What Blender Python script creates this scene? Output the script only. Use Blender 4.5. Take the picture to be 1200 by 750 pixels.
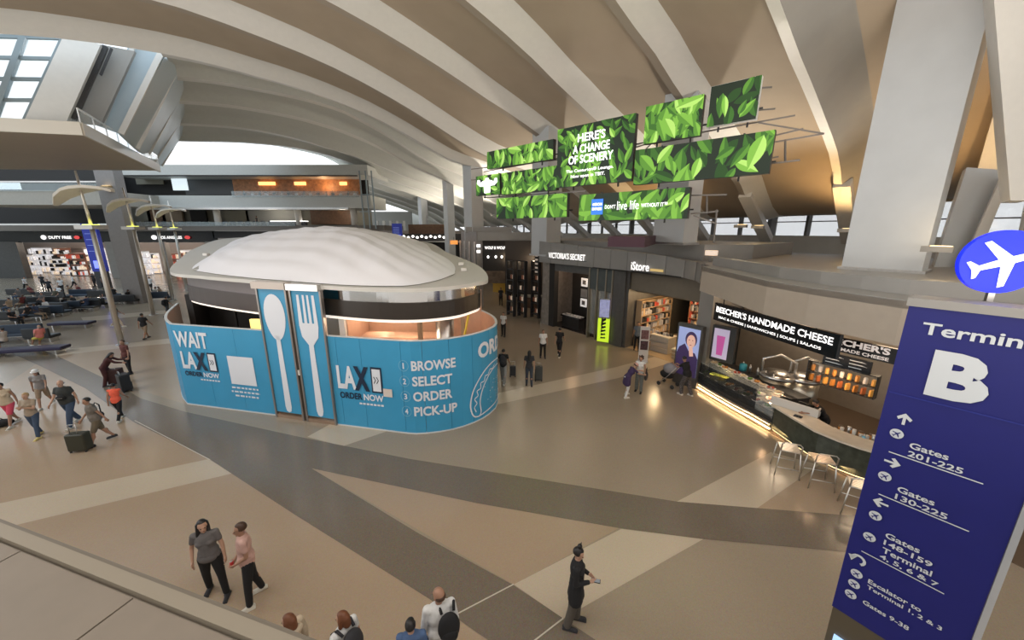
import bpy, bmesh, math, random
from mathutils import Vector, Matrix
import numpy as np
random.seed(7)
R=math.radians
for o in list(bpy.data.objects): bpy.data.objects.remove(o)
col=bpy.context.scene.collection; scn=bpy.context.scene
# ------------------------------------------------------------------ camera, sky, light, exposure
PITCH=R(13.6); FPX=433.0; CAMZ=7.0
cam=bpy.data.cameras.new('camera'); cam.sensor_width=36; cam.lens=FPX*36/1200; cam.clip_end=600; cam.clip_start=.05
co=bpy.data.objects.new('camera',cam); col.objects.link(co); co.location=(0,0,CAMZ); co.rotation_euler=(R(90)-PITCH,0,0); scn.camera=co
w=bpy.data.worlds.new('sky'); scn.world=w; w.use_nodes=True
nt=w.node_tree; bgn=nt.nodes['Background']; bgn.inputs[1].default_value=1.6
tc=nt.nodes.new('ShaderNodeTexCoord'); sx=nt.nodes.new('ShaderNodeSeparateXYZ'); rp=nt.nodes.new('ShaderNodeValToRGB')
nt.links.new(tc.outputs['Generated'],sx.inputs[0]); nt.links.new(sx.outputs[2],rp.inputs[0]); nt.links.new(rp.outputs[0],bgn.inputs[0])
rp.color_ramp.elements[0].color=(.95,.97,1,1); rp.color_ramp.elements[0].position=.1; rp.color_ramp.elements[1].color=(.62,.82,1,1); rp.color_ramp.elements[1].position=.7
scn.view_settings.view_transform='Standard'; scn.view_settings.look='None'; scn.view_settings.gamma=1; scn.view_settings.exposure=0.0
def area(name,loc,rot,sx_,sy_,e,c=(1,1,1)):
    l=bpy.data.lights.new(name,'AREA'); l.shape='RECTANGLE'; l.size=sx_; l.size_y=sy_; l.energy=e; l.color=c
    o=bpy.data.objects.new(name,l); col.objects.link(o); o.location=loc; o.rotation_euler=rot; return o
def point(name,loc,e,c=(1,.8,.55),r=.15):
    l=bpy.data.lights.new(name,'POINT'); l.energy=e; l.color=c; l.shadow_soft_size=r
    o=bpy.data.objects.new(name,l); col.objects.link(o); o.location=loc; return o
def spot(name,loc,rot,e,c=(1,.8,.55),ang=100,r=.2):
    l=bpy.data.lights.new(name,'SPOT'); l.energy=e; l.color=c; l.spot_size=R(ang); l.spot_blend=.7; l.shadow_soft_size=r
    o=bpy.data.objects.new(name,l); col.objects.link(o); o.location=loc; o.rotation_euler=rot; return o
area('clerestory_daylight',(2,1,15.2),(R(18),0,0),26,8,1500,(1,.96,.9))
area('skylight_daylight',(-24,8,14.5),(R(10),R(-35),0),14,10,1700,(.93,.97,1))
area('ceiling_fill',(3,-2,6.0),(R(160),0,0),30,4,1500,(1,.92,.82))  # added unseen fill, aimed up to brighten the ceiling
area('left_ceiling_fill',(-22,5,6.5),(R(172),R(20),0),14,8,1300,(1,.93,.84))  # second added fill, out of view, lifts the dark left ceiling
area('end_window_daylight',(-34,66,24),(R(-62),0,R(-28)),30,14,9000,(.93,.97,1))
for (x,y,e) in ((11,24,1500),(14,17,1100),(4,32,2000),(-1,42,3200),(-6,54,3600),(-12,64,3000),(10,9,800)): spot('deck_cove_uplight',(x,y,6.6),(R(180-18),0,R(125)),e,(1,.90,.76),130,.15)
for (x,y,e) in ((17.5,20,900),(21,15,700),(11,31,700),(18,12,500)): spot('clerestory_cove_lamp',(x,y,6.5),(R(180+8),0,R(125)),e,(1,.62,.25),120,.1)
area('roof_bay_downlight',(-6,-8,12),(R(35),0,0),20,6,500,(1,.93,.85))
# ------------------------------------------------------------------ geometry of the view, for surveying real points
cs,sn=math.cos(PITCH),math.sin(PITCH)
def ray(px,py):
    y=py-375; return Vector((px-600,cs*FPX-sn*y,-(sn*FPX+cs*y)))
def P(px,py,z=0.0):
    r=ray(px,py); return Vector((0,0,CAMZ))+r*((z-CAMZ)/r.z)
def PY(px,py,Y):
    r=ray(px,py); return Vector((0,0,CAMZ))+r*(Y/r.y)
def PP(px,py,p0,d):
    """surveyed point on the vertical plane through p0 along d"""
    r=ray(px,py); n=Vector((d[1],-d[0],0)); t=(Vector((p0[0],p0[1],0)).dot(n))/(r.dot(n)); return Vector((0,0,CAMZ))+r*t
# ------------------------------------------------------------------ materials
MC={}
def mat(name,c,rough=.6,metal=0.0,noise=.0,scale=4.0,emit=0.0,bump=0.0,alpha=1.0,trans=0.0,coat=0.0):
    if name in MC: return MC[name]
    m=bpy.data.materials.new(name); m.use_nodes=True; n=m.node_tree; b=n.nodes['Principled BSDF']
    b.inputs['Base Color'].default_value=(*c,1); b.inputs['Roughness'].default_value=rough; b.inputs['Metallic'].default_value=metal
    if noise or bump:
        t=n.nodes.new('ShaderNodeTexCoord'); nz=n.nodes.new('ShaderNodeTexNoise'); nz.inputs['Scale'].default_value=scale; nz.inputs['Detail'].default_value=5
        n.links.new(t.outputs['Object'],nz.inputs['Vector'])
        if noise:
            r=n.nodes.new('ShaderNodeValToRGB'); r.color_ramp.elements[0].position=.3; r.color_ramp.elements[1].position=.7
            r.color_ramp.elements[0].color=(*[x*(1-noise) for x in c],1); r.color_ramp.elements[1].color=(*[min(1,x*(1+noise)) for x in c],1)
            n.links.new(nz.outputs[0],r.inputs[0]); n.links.new(r.outputs[0],b.inputs['Base Color'])
        if bump:
            bp=n.nodes.new('ShaderNodeBump'); bp.inputs['Strength'].default_value=bump; n.links.new(nz.outputs[0],bp.inputs['Height']); n.links.new(bp.outputs[0],b.inputs['Normal'])
    if emit: b.inputs['Emission Color'].default_value=(*c,1); b.inputs['Emission Strength'].default_value=emit
    if trans: b.inputs['Transmission Weight'].default_value=trans
    if alpha<1: b.inputs['Alpha'].default_value=alpha
    if coat: b.inputs['Coat Weight'].default_value=coat
    MC[name]=m; return m
def floor_mat(name,c,rough=.19):
    m=mat(name,c,rough); n=m.node_tree; b=n.nodes['Principled BSDF']
    t=n.nodes.new('ShaderNodeTexCoord'); v=n.nodes.new('ShaderNodeTexVoronoi'); v.inputs['Scale'].default_value=60
    nz=n.nodes.new('ShaderNodeTexNoise'); nz.inputs['Scale'].default_value=.35; nz.inputs['Detail'].default_value=4
    mx=n.nodes.new('ShaderNodeMix'); mx.data_type='RGBA'; mx.inputs[0].default_value=.05; mx.inputs[6].default_value=(*c,1)
    n.links.new(t.outputs['Object'],v.inputs['Vector']); n.links.new(t.outputs['Object'],nz.inputs['Vector']); n.links.new(v.outputs['Color'],mx.inputs[7])
    m2=n.nodes.new('ShaderNodeMix'); m2.data_type='RGBA'; m2.blend_type='MULTIPLY'; m2.inputs[0].default_value=.35
    rr=n.nodes.new('ShaderNodeValToRGB'); rr.color_ramp.elements[0].color=(.8,.8,.8,1); rr.color_ramp.elements[0].position=.3; rr.color_ramp.elements[1].position=.7
    n.links.new(nz.outputs[0],rr.inputs[0]); n.links.new(mx.outputs[2],m2.inputs[6]); n.links.new(rr.outputs[0],m2.inputs[7]); n.links.new(m2.outputs[2],b.inputs['Base Color'])
    mr=n.nodes.new('ShaderNodeMapRange'); mr.inputs[3].default_value=rough*.8; mr.inputs[4].default_value=rough*1.3; n.links.new(nz.outputs[0],mr.inputs[0]); n.links.new(mr.outputs[0],b.inputs['Roughness'])
    return m
TAN=floor_mat('terrazzo_tan',(.40,.295,.20)); GREYT=floor_mat('terrazzo_greige',(.33,.265,.19)); DARKT=floor_mat('terrazzo_brown_grey',(.165,.13,.095)); CREAM=floor_mat('terrazzo_cream',(.54,.45,.34))
BRASS=mat('joint_strip',(.55,.5,.42),.35)
WHITE=mat('white_plaster',(.66,.63,.58),.55,noise=.03,scale=2); RIBW=mat('rib_white',(.72,.70,.66),.45,noise=.02)
PANTAN=mat('soffit_tan',(.36,.29,.215),.7,noise=.05,scale=.6,bump=.02); STRIP=mat('rib_underside',(.33,.28,.225),.6); FARW=mat('soffit_daylit',(.54,.54,.50),.6,noise=.03)  # far soffit colour whitened to read as daylit
GREY=mat('grey_metal_panel',(.30,.29,.275),.42,.3,noise=.05,scale=1.5); DGREY=mat('dark_grey_panel',(.10,.098,.095),.4,.2,noise=.1); BEIGE=mat('beige_bulkhead',(.40,.345,.285),.4,noise=.03)
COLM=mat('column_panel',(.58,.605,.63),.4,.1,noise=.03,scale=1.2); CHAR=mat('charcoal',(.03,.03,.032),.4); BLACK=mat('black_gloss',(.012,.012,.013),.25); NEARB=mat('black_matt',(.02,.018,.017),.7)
STEEL=mat('brushed_steel',(.62,.61,.6),.28,1.0,noise=.08,scale=8); CHROME=mat('mirror_steel',(.75,.72,.7),.08,1.0,bump=.06); BRONZE=mat('bronze_frame',(.20,.155,.12),.35,.7)
GLASS=mat('clear_glass',(.9,.97,.98),.03,alpha=.16); DGLASS=mat('dark_glass',(.05,.055,.06),.08,alpha=.55)
WLIT=mat('lit_white',(1,.97,.92),.5,emit=2.2); WARML=mat('lit_warm',(1,.72,.36),.5,emit=3.0); LETTER=mat('lit_letter',(1,.98,.96),.5,emit=1.3); WPRINT=mat('white_print',(.80,.83,.9),.55); YEL=mat('lit_yellow',(.95,.75,.25),.5,emit=1.0)
BLUEH=mat('hoarding_blue',(.05,.34,.60),.38,noise=.04,scale=1); NAVYP=mat('navy_print',(.01,.025,.06),.5); SIGNB=mat('sign_blue',(.006,.009,.155),.55,noise=.04,emit=.0); SIGNW=mat('sign_white',(.62,.66,.70),.5)
WOOD=mat('walnut',(.14,.07,.035),.5,noise=.25,scale=3); ORWOOD=mat('lit_timber',(.42,.19,.08),.5,noise=.3,scale=3); PINKW=mat('kiosk_wall',(.72,.47,.34),.5,noise=.04); MAUVE=mat('header_reflective',(.30,.26,.26),.3,.4,bump=.03); BROWNB=mat('header_brown',(.035,.026,.020),.35)
STONE=mat('counter_stone',(.72,.65,.54),.25,noise=.06); PURPLE=mat('purple_vinyl',(.018,.013,.045),.5); SEATD=mat('dark_vinyl',(.025,.027,.03),.4)
# ------------------------------------------------------------------ mesh helpers
class MB:
    def __init__(s): s.v=[]; s.f=[]; s.m=[]
    def add(s,vs,fs,mi=0):
        b=len(s.v); s.v+= [tuple(x) for x in vs]; s.f+=[tuple(b+i for i in f) for f in fs]; s.m+=[mi]*len(fs); return s
    def box(s,c,d,rz=0,mi=0,M=None):
        hx,hy,hz=d[0]/2,d[1]/2,d[2]/2; ca,sa=math.cos(rz),math.sin(rz); vs=[]
        for z in (-hz,hz):
            for x,y in ((-hx,-hy),(hx,-hy),(hx,hy),(-hx,hy)):
                vs.append((c[0]+x*ca-y*sa,c[1]+x*sa+y*ca,c[2]+z))
        if M: vs=[M@Vector(v) for v in vs]
        return s.add(vs,[(3,2,1,0),(4,5,6,7),(0,1,5,4),(1,2,6,5),(2,3,7,6),(3,0,4,7)],mi)
    def prism(s,poly,z0,z1,mi=0):
        n=len(poly); z0=z0 if hasattr(z0,'__len__') else [z0]*n; z1=z1 if hasattr(z1,'__len__') else [z1]*n
        A=sum(poly[i][0]*poly[(i+1)%n][1]-poly[(i+1)%n][0]*poly[i][1] for i in range(n))
        if A<0: poly=poly[::-1]; z0=z0[::-1]; z1=z1[::-1]
        vs=[(p[0],p[1],z) for p,z in zip(poly,z0)]+[(p[0],p[1],z) for p,z in zip(poly,z1)]
        return s.add(vs,[tuple(range(n))[::-1],tuple(range(n,2*n))]+[(i,(i+1)%n,n+(i+1)%n,n+i) for i in range(n)],mi)
    def hexa(s,q,th,mi=0):
        """quad q (4 points) thickened by vector th"""
        th=Vector(th); q=[Vector(x) for x in q]
        return s.add(q+[x+th for x in q],[(0,1,2,3),(7,6,5,4),(0,4,5,1),(1,5,6,2),(2,6,7,3),(3,7,4,0)],mi)
    def bar(s,a,b,w_,h=None,mi=0):
        a,b=Vector(a),Vector(b); d=(b-a).normalized(); up=Vector((0,0,1)) if abs(d.z)<.95 else Vector((1,0,0))
        x=d.cross(up).normalized(); y=x.cross(d); h=h or w_; vs=[]
        for p in (a,b):
            for i,j in ((-1,-1),(1,-1),(1,1),(-1,1)): vs.append(p+x*i*w_/2+y*j*h/2)
        return s.add(vs,[(0,1,2,3),(7,6,5,4),(0,4,5,1),(1,5,6,2),(2,6,7,3),(3,7,4,0)],mi)
    def tube(s,pts,r,n=8,mi=0,close=True):
        pts=[Vector(p) for p in pts]; rs=r if hasattr(r,'__len__') else [r]*len(pts); b=len(s.v); ref=None
        for i,p in enumerate(pts):
            d=(pts[min(i+1,len(pts)-1)]-pts[max(i-1,0)]).normalized()
            up=Vector((0,0,1)) if abs(d.z)<.9 else Vector((1,0,0))
            if ref is None: x=d.cross(up).normalized()
            else: x=(ref-d*ref.dot(d)).normalized()
            ref=x; y=d.cross(x)
            for k in range(n):
                a=2*math.pi*k/n; s.v.append(tuple(p+(x*math.cos(a)+y*math.sin(a))*rs[i]))
        for i in range(len(pts)-1):
            for k in range(n): s.f.append((b+i*n+k,b+i*n+(k+1)%n,b+(i+1)*n+(k+1)%n,b+(i+1)*n+k)); s.m.append(mi)
        if close:
            s.f.append(tuple(b+k for k in range(n))[::-1]); s.m.append(mi); e=b+(len(pts)-1)*n; s.f.append(tuple(e+k for k in range(n))); s.m.append(mi)
        return s
    def lathe(s,c,prof,n=16,mi=0,sx_=1,sy_=1):
        b=len(s.v)
        for r,z in prof:
            for k in range(n):
                a=2*math.pi*k/n; s.v.append((c[0]+r*math.cos(a)*sx_,c[1]+r*math.sin(a)*sy_,c[2]+z))
        for i in range(len(prof)-1):
            for k in range(n): s.f.append((b+i*n+k,b+i*n+(k+1)%n,b+(i+1)*n+(k+1)%n,b+(i+1)*n+k)); s.m.append(mi)
        s.f.append(tuple(b+k for k in range(n))[::-1]); s.m.append(mi); e=b+(len(prof)-1)*n; s.f.append(tuple(e+k for k in range(n))); s.m.append(mi)
        return s
    def ell(s,c,r,n=12,m=8,mi=0,rot=None):
        b=len(s.v); c=Vector(c)
        for i in range(m+1):
            th=math.pi*i/m
            for k in range(n):
                a=2*math.pi*k/n; v=Vector((r[0]*math.sin(th)*math.cos(a),r[1]*math.sin(th)*math.sin(a),r[2]*math.cos(th)))
                if rot: v=rot@v
                s.v.append(tuple(c+v))
        for i in range(m):
            for k in range(n): s.f.append((b+i*n+k,b+(i+1)*n+k,b+(i+1)*n+(k+1)%n,b+i*n+(k+1)%n)); s.m.append(mi)
        return s
    def cap(s,a,b,ra,rb,n=10):
        a,b=Vector(a),Vector(b); d=b-a; L=d.length; d=d/max(L,1e-6); pts=[];rs=[]
        for t in (-1,-.8,-.45,0): pts.append(a+d*ra*t); rs.append(ra*math.sqrt(max(0,1-t*t))+.0005)
        for t in (0,.45,.8,1): pts.append(b+d*rb*t); rs.append(rb*math.sqrt(max(0,1-t*t))+.0005)
        return s.tube(pts,rs,n)
    def me(s,name,mats,smooth=False):
        me=bpy.data.meshes.new(name); me.from_pydata(s.v,[],s.f); 
        for m in (mats if isinstance(mats,(list,tuple)) else [mats]): me.materials.append(m)
        me.polygons.foreach_set('material_index',s.m); 
        if smooth: me.polygons.foreach_set('use_smooth',[True]*len(s.f))
        me.update(); return me
def link(name,me,parent=None,loc=None,rz=0):
    o=bpy.data.objects.new(name,me); col.objects.link(o)
    if parent: o.parent=parent
    if loc is not None: o.location=loc
    if rz: o.rotation_euler=(0,0,rz)
    return o
def ob(name,mb,mats,parent=None,smooth=False,loc=None,rz=0,label=None):
    o=link(name,mb.me(name,mats,smooth),parent,loc,rz)
    if label: o['label']=label
    return o
def struct(name,mb,mats,parent=None,smooth=False):
    o=ob(name,mb,mats,parent,smooth)
    if not parent: o['kind']='structure'
    return o
def tag(o,label,cat,group=None):
    o['label']=label; o['category']=cat
    if group: o['group']=group
    return o
def thing(name,label,cat,loc=(0,0,0),rz=0,group=None):
    o=link(name,None,None,loc,rz); o.empty_display_size=.2; return tag(o,label,cat,group)
def stuff(o): o['kind']='stuff'; return o
TC={}
def text_data(body,bold=.0,spacing=1.0):
    k=(body,bold,spacing)
    if k not in TC:
        c=bpy.data.curves.new('t','FONT'); c.body=body; c.size=1; c.offset=bold; c.space_character=spacing; c.resolution_u=3
        o=bpy.data.objects.new('t',c); col.objects.link(o); bpy.context.view_layer.update()
        me=bpy.data.meshes.new_from_object(o.evaluated_get(bpy.context.evaluated_depsgraph_get()))
        bm=bmesh.new(); bm.from_mesh(me); bmesh.ops.triangulate(bm,faces=bm.faces[:])
        vs=[v.co.copy() for v in bm.verts]; bm.verts.index_update(); fs=[tuple(v.index for v in f.verts) for f in bm.faces]; bm.free()
        x0=min(v.x for v in vs);x1=max(v.x for v in vs);y0=min(v.y for v in vs);y1=max(v.y for v in vs)
        bpy.data.objects.remove(o); TC[k]=([((v.x-x0)/(x1-x0),(v.y-y0)/(y1-y0)) for v in vs],fs)
    return TC[k]
def put_text(mb,body,x0,y0,x1,y1,f,bold=.02,mi=0,spacing=1.0):
    """flat lettering in the box x0..x1, y0..y1 of a surface given by f(x,y)->point"""
    vs,fs=text_data(body,bold,spacing); mb.add([f(x0+u*(x1-x0),y0+v*(y1-y0)) for u,v in vs],fs,mi)
def letters(par,body,x0,y0,x1,y1,f,m,bold=.02):
    vs,fs=text_data(body,bold); comp=list(range(len(vs)))
    def fd(i):
        while comp[i]!=i: comp[i]=comp[comp[i]]; i=comp[i]
        return i
    for q in fs:
        for j in q[1:]: comp[fd(j)]=fd(q[0])
    G={}
    for q in fs: G.setdefault(fd(q[0]),[]).append(q)
    items=[]
    for g in G.values():
        xs=[vs[i][0] for q in g for i in q]; items.append([min(xs),max(xs),g])
    items.sort(key=lambda t:t[0]); out=[]
    for it in items:
        if out and it[0]<out[-1][1]-.5*(it[1]-it[0]): out[-1][2]+=it[2]; out[-1][1]=max(out[-1][1],it[1])
        else: out.append(it)
    for a,c,g in out:
        ids=sorted({i for q in g for i in q}); mp={i:n for n,i in enumerate(ids)}
        b=MB(); b.add([f(x0+vs[i][0]*(x1-x0),y0+vs[i][1]*(y1-y0)) for i in ids],[tuple(mp[i] for i in q) for q in g]); ob('letter',b,m,par)
def poly2(mb,pts,f,mi=0):
    bm=bmesh.new(); vs=[bm.verts.new((p[0],p[1],0)) for p in pts]; fc=bm.faces.new(vs); bm.normal_update(); bmesh.ops.triangulate(bm,faces=[fc]); bm.verts.index_update()
    mb.add([f(v.co.x,v.co.y) for v in bm.verts],[tuple(v.index for v in q.verts) for q in bm.faces],mi); bm.free()
def disc2(mb,cx,cy,r,f,mi=0,n=20,ry=None):
    ry=ry or r; mb.add([f(cx+r*math.cos(2*math.pi*k/n),cy+ry*math.sin(2*math.pi*k/n)) for k in range(n)],[tuple(range(n))],mi)
def ring2(mb,pts,wd,f,mi=0,closed=False):
    n=len(pts); L=[]
    for i,p in enumerate(pts):
        a=pts[(i-1)%n] if closed or i>0 else p; b=pts[(i+1)%n] if closed or i<n-1 else p
        dx,dy=b[0]-a[0],b[1]-a[1]; l=math.hypot(dx,dy) or 1; L.append(((p[0]-dy/l*wd/2,p[1]+dx/l*wd/2),(p[0]+dy/l*wd/2,p[1]-dx/l*wd/2)))
    for i in range(n if closed else n-1):
        a,b=L[i],L[(i+1)%n]; mb.add([f(*a[0]),f(*a[1]),f(*b[1]),f(*b[0])],[(0,1,2,3)],mi)
def planef(o,du,dv=(0,0,1),off=(0,0,0)):
    o=Vector(o)+Vector(off); du=Vector(du).normalized(); dv=Vector(dv).normalized()
    return lambda x,y,o=o,du=du,dv=dv:o+du*x+dv*y
def sw(x,xs,ys):
    """smooth (Catmull-Rom) interpolation"""
    if x<=xs[0]: return ys[0]+(x-xs[0])*(ys[1]-ys[0])/(xs[1]-xs[0])
    if x>=xs[-1]: return ys[-1]+(x-xs[-1])*(ys[-1]-ys[-2])/(xs[-1]-xs[-2])
    i=max(j for j in range(len(xs)-1) if xs[j]<=x); t=(x-xs[i])/(xs[i+1]-xs[i]); h=xs[i+1]-xs[i]
    def sl(j):
        if j<=0: return (ys[1]-ys[0])/(xs[1]-xs[0])
        if j>=len(xs)-1: return (ys[-1]-ys[-2])/(xs[-1]-xs[-2])
        return (ys[j+1]-ys[j-1])/(xs[j+1]-xs[j-1])
    m0,m1=sl(i)*h,sl(i+1)*h; return (2*t**3-3*t*t+1)*ys[i]+(t**3-2*t*t+t)*m0+(-2*t**3+3*t*t)*ys[i+1]+(t**3-t*t)*m1
# ================================================================== STRUCTURE
# ---- floor
b=MB(); b.add([(-110,-10,0),(60,-10,0),(60,120,0),(-110,120,0)],[(0,1,2,3)]); floor=struct('floor',b,GREYT)
def inlay(name,px,m,z,par=floor):
    b=MB(); pts=[P(*q) if len(q)==2 else Vector(q) for q in px]; poly2(b,[(p.x,p.y) for p in pts],lambda x,y:(x,y,z))
    o=ob(name,b,m,par); me=o.data
    if me.polygons and me.polygons[0].normal.z<0: me.flip_normals()
    return o
E3=[(-30,1,0),(-30,-5,0)]
# warm tan fields
inlay('tan_terrazzo_field',[(0,620),(272,555),(345,603),(500,700),(570,750),(600,770),(590,1100),(100,1100),(-100,700)],TAN,.003)
inlay('tan_terrazzo_field',[(-150,470),(0,455),(45,425),(100,455),(157,495),(245,538),(0,590),(-300,660)],TAN,.003)
inlay('tan_terrazzo_field',[(60,414),(150,403),(235,400),(330,470),(218,474),(130,447)],TAN,.003)
inlay('tan_terrazzo_field',[(365,549),(560,590),(725,619),(602,685)],TAN,.003)
inlay('tan_terrazzo_field',[(887,596),(945,556),(1010,520),(1080,600),(992,604)],TAN,.003)
# cream bands
inlay('cream_terrazzo_band',[(-60,600),(0,590),(245,538),(272,555),(0,620),(-120,650)],CREAM,.005)
inlay('cream_terrazzo_band',[(602,685),(728,620),(824,632),(660,725)],CREAM,.005)
inlay('cream_terrazzo_band',[(793,588),(903,530),(960,545),(887,596)],CREAM,.005)
inlay('cream_terrazzo_band',[(360,512),(400,490),(470,500),(402,523)],CREAM,.005)
inlay('cream_terrazzo_band',[(583,461),(723,430),(790,412),(790,424),(725,443),(583,474)],CREAM,.005)
inlay('cream_terrazzo_band',[(95,372),(200,363),(200,367),(98,377)],CREAM,.005)
inlay('cream_terrazzo_band',[(48,412),(150,402),(205,396),(205,402),(150,407),(60,418)],CREAM,.005)
# dark bands
inlay('dark_terrazzo_band',[(5,388),(42,408),(60,414),(130,447),(165,467),(218,483),(350,512),(480,538),(600,557),(793,588),(992,604),(1300,618),(1300,665),(1100,655),(980,646),(824,632),(725,619),(560,590),(365,549),(490,625),(600,685),(660,725),(720,765),(720,900),(640,900),(600,770),(500,700),(345,603),(245,538),(157,495),(100,455),(45,428),(0,408)],DARKT,.007)
b=MB()
for a,c in (((602,685),(520,728)),((660,725),(620,756)),((158,493),(246,539))):
    p,q=P(*a),P(*c); b.bar((p.x,p.y,.009),(q.x,q.y,.009),.025,.006)
ob('brass_joint',b,BRASS,floor)
# ---- near ledge below the camera
b=MB(); Z=4.5
p=[P(0,632,Z),P(305,757,Z)]; d=(p[1]-p[0]).normalized(); n_=Vector((-d.y,d.x,0)); a0=p[0]-d*6; a1=p[1]+d*2
def strip(mb,a,c,o0,o1,z0,z1,mi=0):
    q=[a+n_*o0,c+n_*o0,c+n_*o1,a+n_*o1]; mb.prism([(v.x,v.y) for v in q],z0,z1,mi)
strip(b,a0,a1,-3.6,.0,Z-.5,Z-.03); ledge=struct('trim_1',b,mat('ledge_stone',(.22,.185,.15),.5,noise=.05,scale=3))
for i in range(7):
    s0=i*1.35-.4; b=MB(); strip(b,a0+d*s0,a0+d*(s0+1.335),-3.6,-.02,Z-.03,Z); ob('ledge_slab',b,MC['ledge_stone'],ledge)
b=MB(); strip(b,a0,a1,.0,.09,Z-.5,Z+.03); ob('ledge_kerb',b,mat('kerb_cream',(.27,.235,.185),.45),ledge)
b=MB(); strip(b,a0,a1,.10,.13,Z-.5,Z+.0); ob('ledge_nosing',b,mat('kerb_dark',(.17,.145,.115),.5),ledge)
# ---- vault
BLUEG=mat('raked_wall_daylit',(.50,.58,.62),.4)  # bluish daylight put into the raked wall colour
XS=[0,5.6,8.4,13,17,21,26,31,35,39,45,52,60]; ZS=[-1.6,1.85,3.4,4.9,6.0,6.9,8.5,9.6,10,9.9,8.95,7,4]
AX=Vector((-.757,-.654,0))
def Yk(k): return 1.5*(16.86+3.0*k+.036*k*k) if k>=0 else 1.5*(16.86+3.0*k)
def Cc(k): y=Yk(k); return Vector((36-.5265*y,y,0))
DATA={0:[(20,6.27),(17.3,5.6),(13.2,4.72),(8.3,3.45),(5.6,1.8)],1:[(21.9,8.0),(19.1,7.15),(16.8,6.2),(8.8,3.36),(6,1.97)],2:[(26,9),(23.6,8.35),(22.7,8.1),(20,7.1),(17.1,6.1)],
3:[(31,9.8),(26,8.75),(20.2,7.2),(17.1,6.2)],4:[(37.9,10),(34,9.7),(30,9.07),(24.8,7.5),(18.8,5.55)],5:[(44.8,8.9),(42.6,9.3),(39.2,9.6),(34.8,9.5),(28.1,8.64),(20.7,6.2)],
6:[(40,10.1),(35.3,10.4),(29.2,10.15)],7:[(41.3,10),(36,10.4),(28.8,9.85),(24.4,8.6)],8:[(42.7,9.5),(36.7,9.9),(30.4,9.15)],9:[(44.4,8.9),(37.4,9.7)]}
KINK={6:40,7:41.3,8:42.7,9:44.4}
def prof(k,S):
    z=sw(S,XS,ZS); dd=sorted(DATA.get(k,DATA[0] if k<0 else DATA[9]))
    if k<0 or k>9: return z+(2.6+min(3.2,-k*1.1) if k<0 else .0)
    xs=[a for a,_ in dd]; rs=[c-sw(a,XS,ZS) for a,c in dd]
    if S<=xs[0]: e=rs[0]*max(0,1-(xs[0]-S)/8)
    elif S>=xs[-1]: e=rs[-1]
    else: e=float(np.interp(S,xs,rs))
    return z+e
def vp(k,S,dz,t=0.0,k2=None):
    """point of the vault: rib k at run S, moved a share t towards rib k2"""
    a=Cc(k)+AX*S; za=prof(k,S)
    if t:
        c=Cc(k2)+AX*S; a=a.lerp(c,t); za=za*(1-t)+prof(k2,S)*t
    z=za+dz
    if S<6:
        top=1.9; f=max(0,min(1,(6-S)/8)); z=za*(1-f)+top*f+dz*(1-f)
    return Vector((a.x,a.y,CAMZ+z))
vault=link('ceiling',None); vault['kind']='structure'
def bay(k,k2,S0,S1,pm,name='vault_bay'):
    sec=[(0,0,0),(.07 if k<5 else .13,0,2),(.08 if k<5 else .14,.5,1),(.35,.55,1),(.78,.55,1),(.84,.50,3),(.90,.35,3),(.96,.14,3),(1,0,3)]
    S1=S1 if hasattr(S1,'__len__') else (S1,S1); Ss=list(np.linspace(0,1,40)); b=MB(); nS=len(sec); vs=[]
    for q in Ss:
        for (t,dz,_) in sec: vs.append(vp(k,S0+(S1[0]*(1-t)+S1[1]*t-S0)*q,dz,t,k2))
    fs=[];mi=[]
    for i in range(len(Ss)-1):
        for j in range(nS-1):
            fs.append((i*nS+j,i*nS+j+1,(i+1)*nS+j+1,(i+1)*nS+j)); mi.append(1 if j==0 else (0 if sec[j+1][2]==1 else 2 if sec[j+1][2]==3 else 1))
    for f,m in zip(fs,mi): 
        pass
    base=len(b.v); b.v=[tuple(v) for v in vs]; b.f=fs; b.m=mi
    o=ob(name,b,[pm,RIBW if k==0 else STRIP if pm is PANTAN else RIBW,mat('near_rib_shadow',(.30,.285,.26),.35,.2,noise=.1,scale=.5) if k==-1 else RIBW if pm is PANTAN else FARW],vault,True)  # nearest rib face greyed as shadow; far undersides white as daylit lip highlights
    bm=bmesh.new(); bm.from_mesh(o.data); 
    for e in bm.edges:
        if len(e.link_faces)==2 and e.link_faces[0].normal.angle(e.link_faces[1].normal,0)>R(40): e.smooth=False
    bm.to_mesh(o.data); bm.free(); return o
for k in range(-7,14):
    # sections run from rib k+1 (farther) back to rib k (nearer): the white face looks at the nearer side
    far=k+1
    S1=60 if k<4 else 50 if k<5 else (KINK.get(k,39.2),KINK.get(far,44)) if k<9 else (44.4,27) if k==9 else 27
    bay(k,far,-4,S1,PANTAN if k<5 else FARW)
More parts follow.
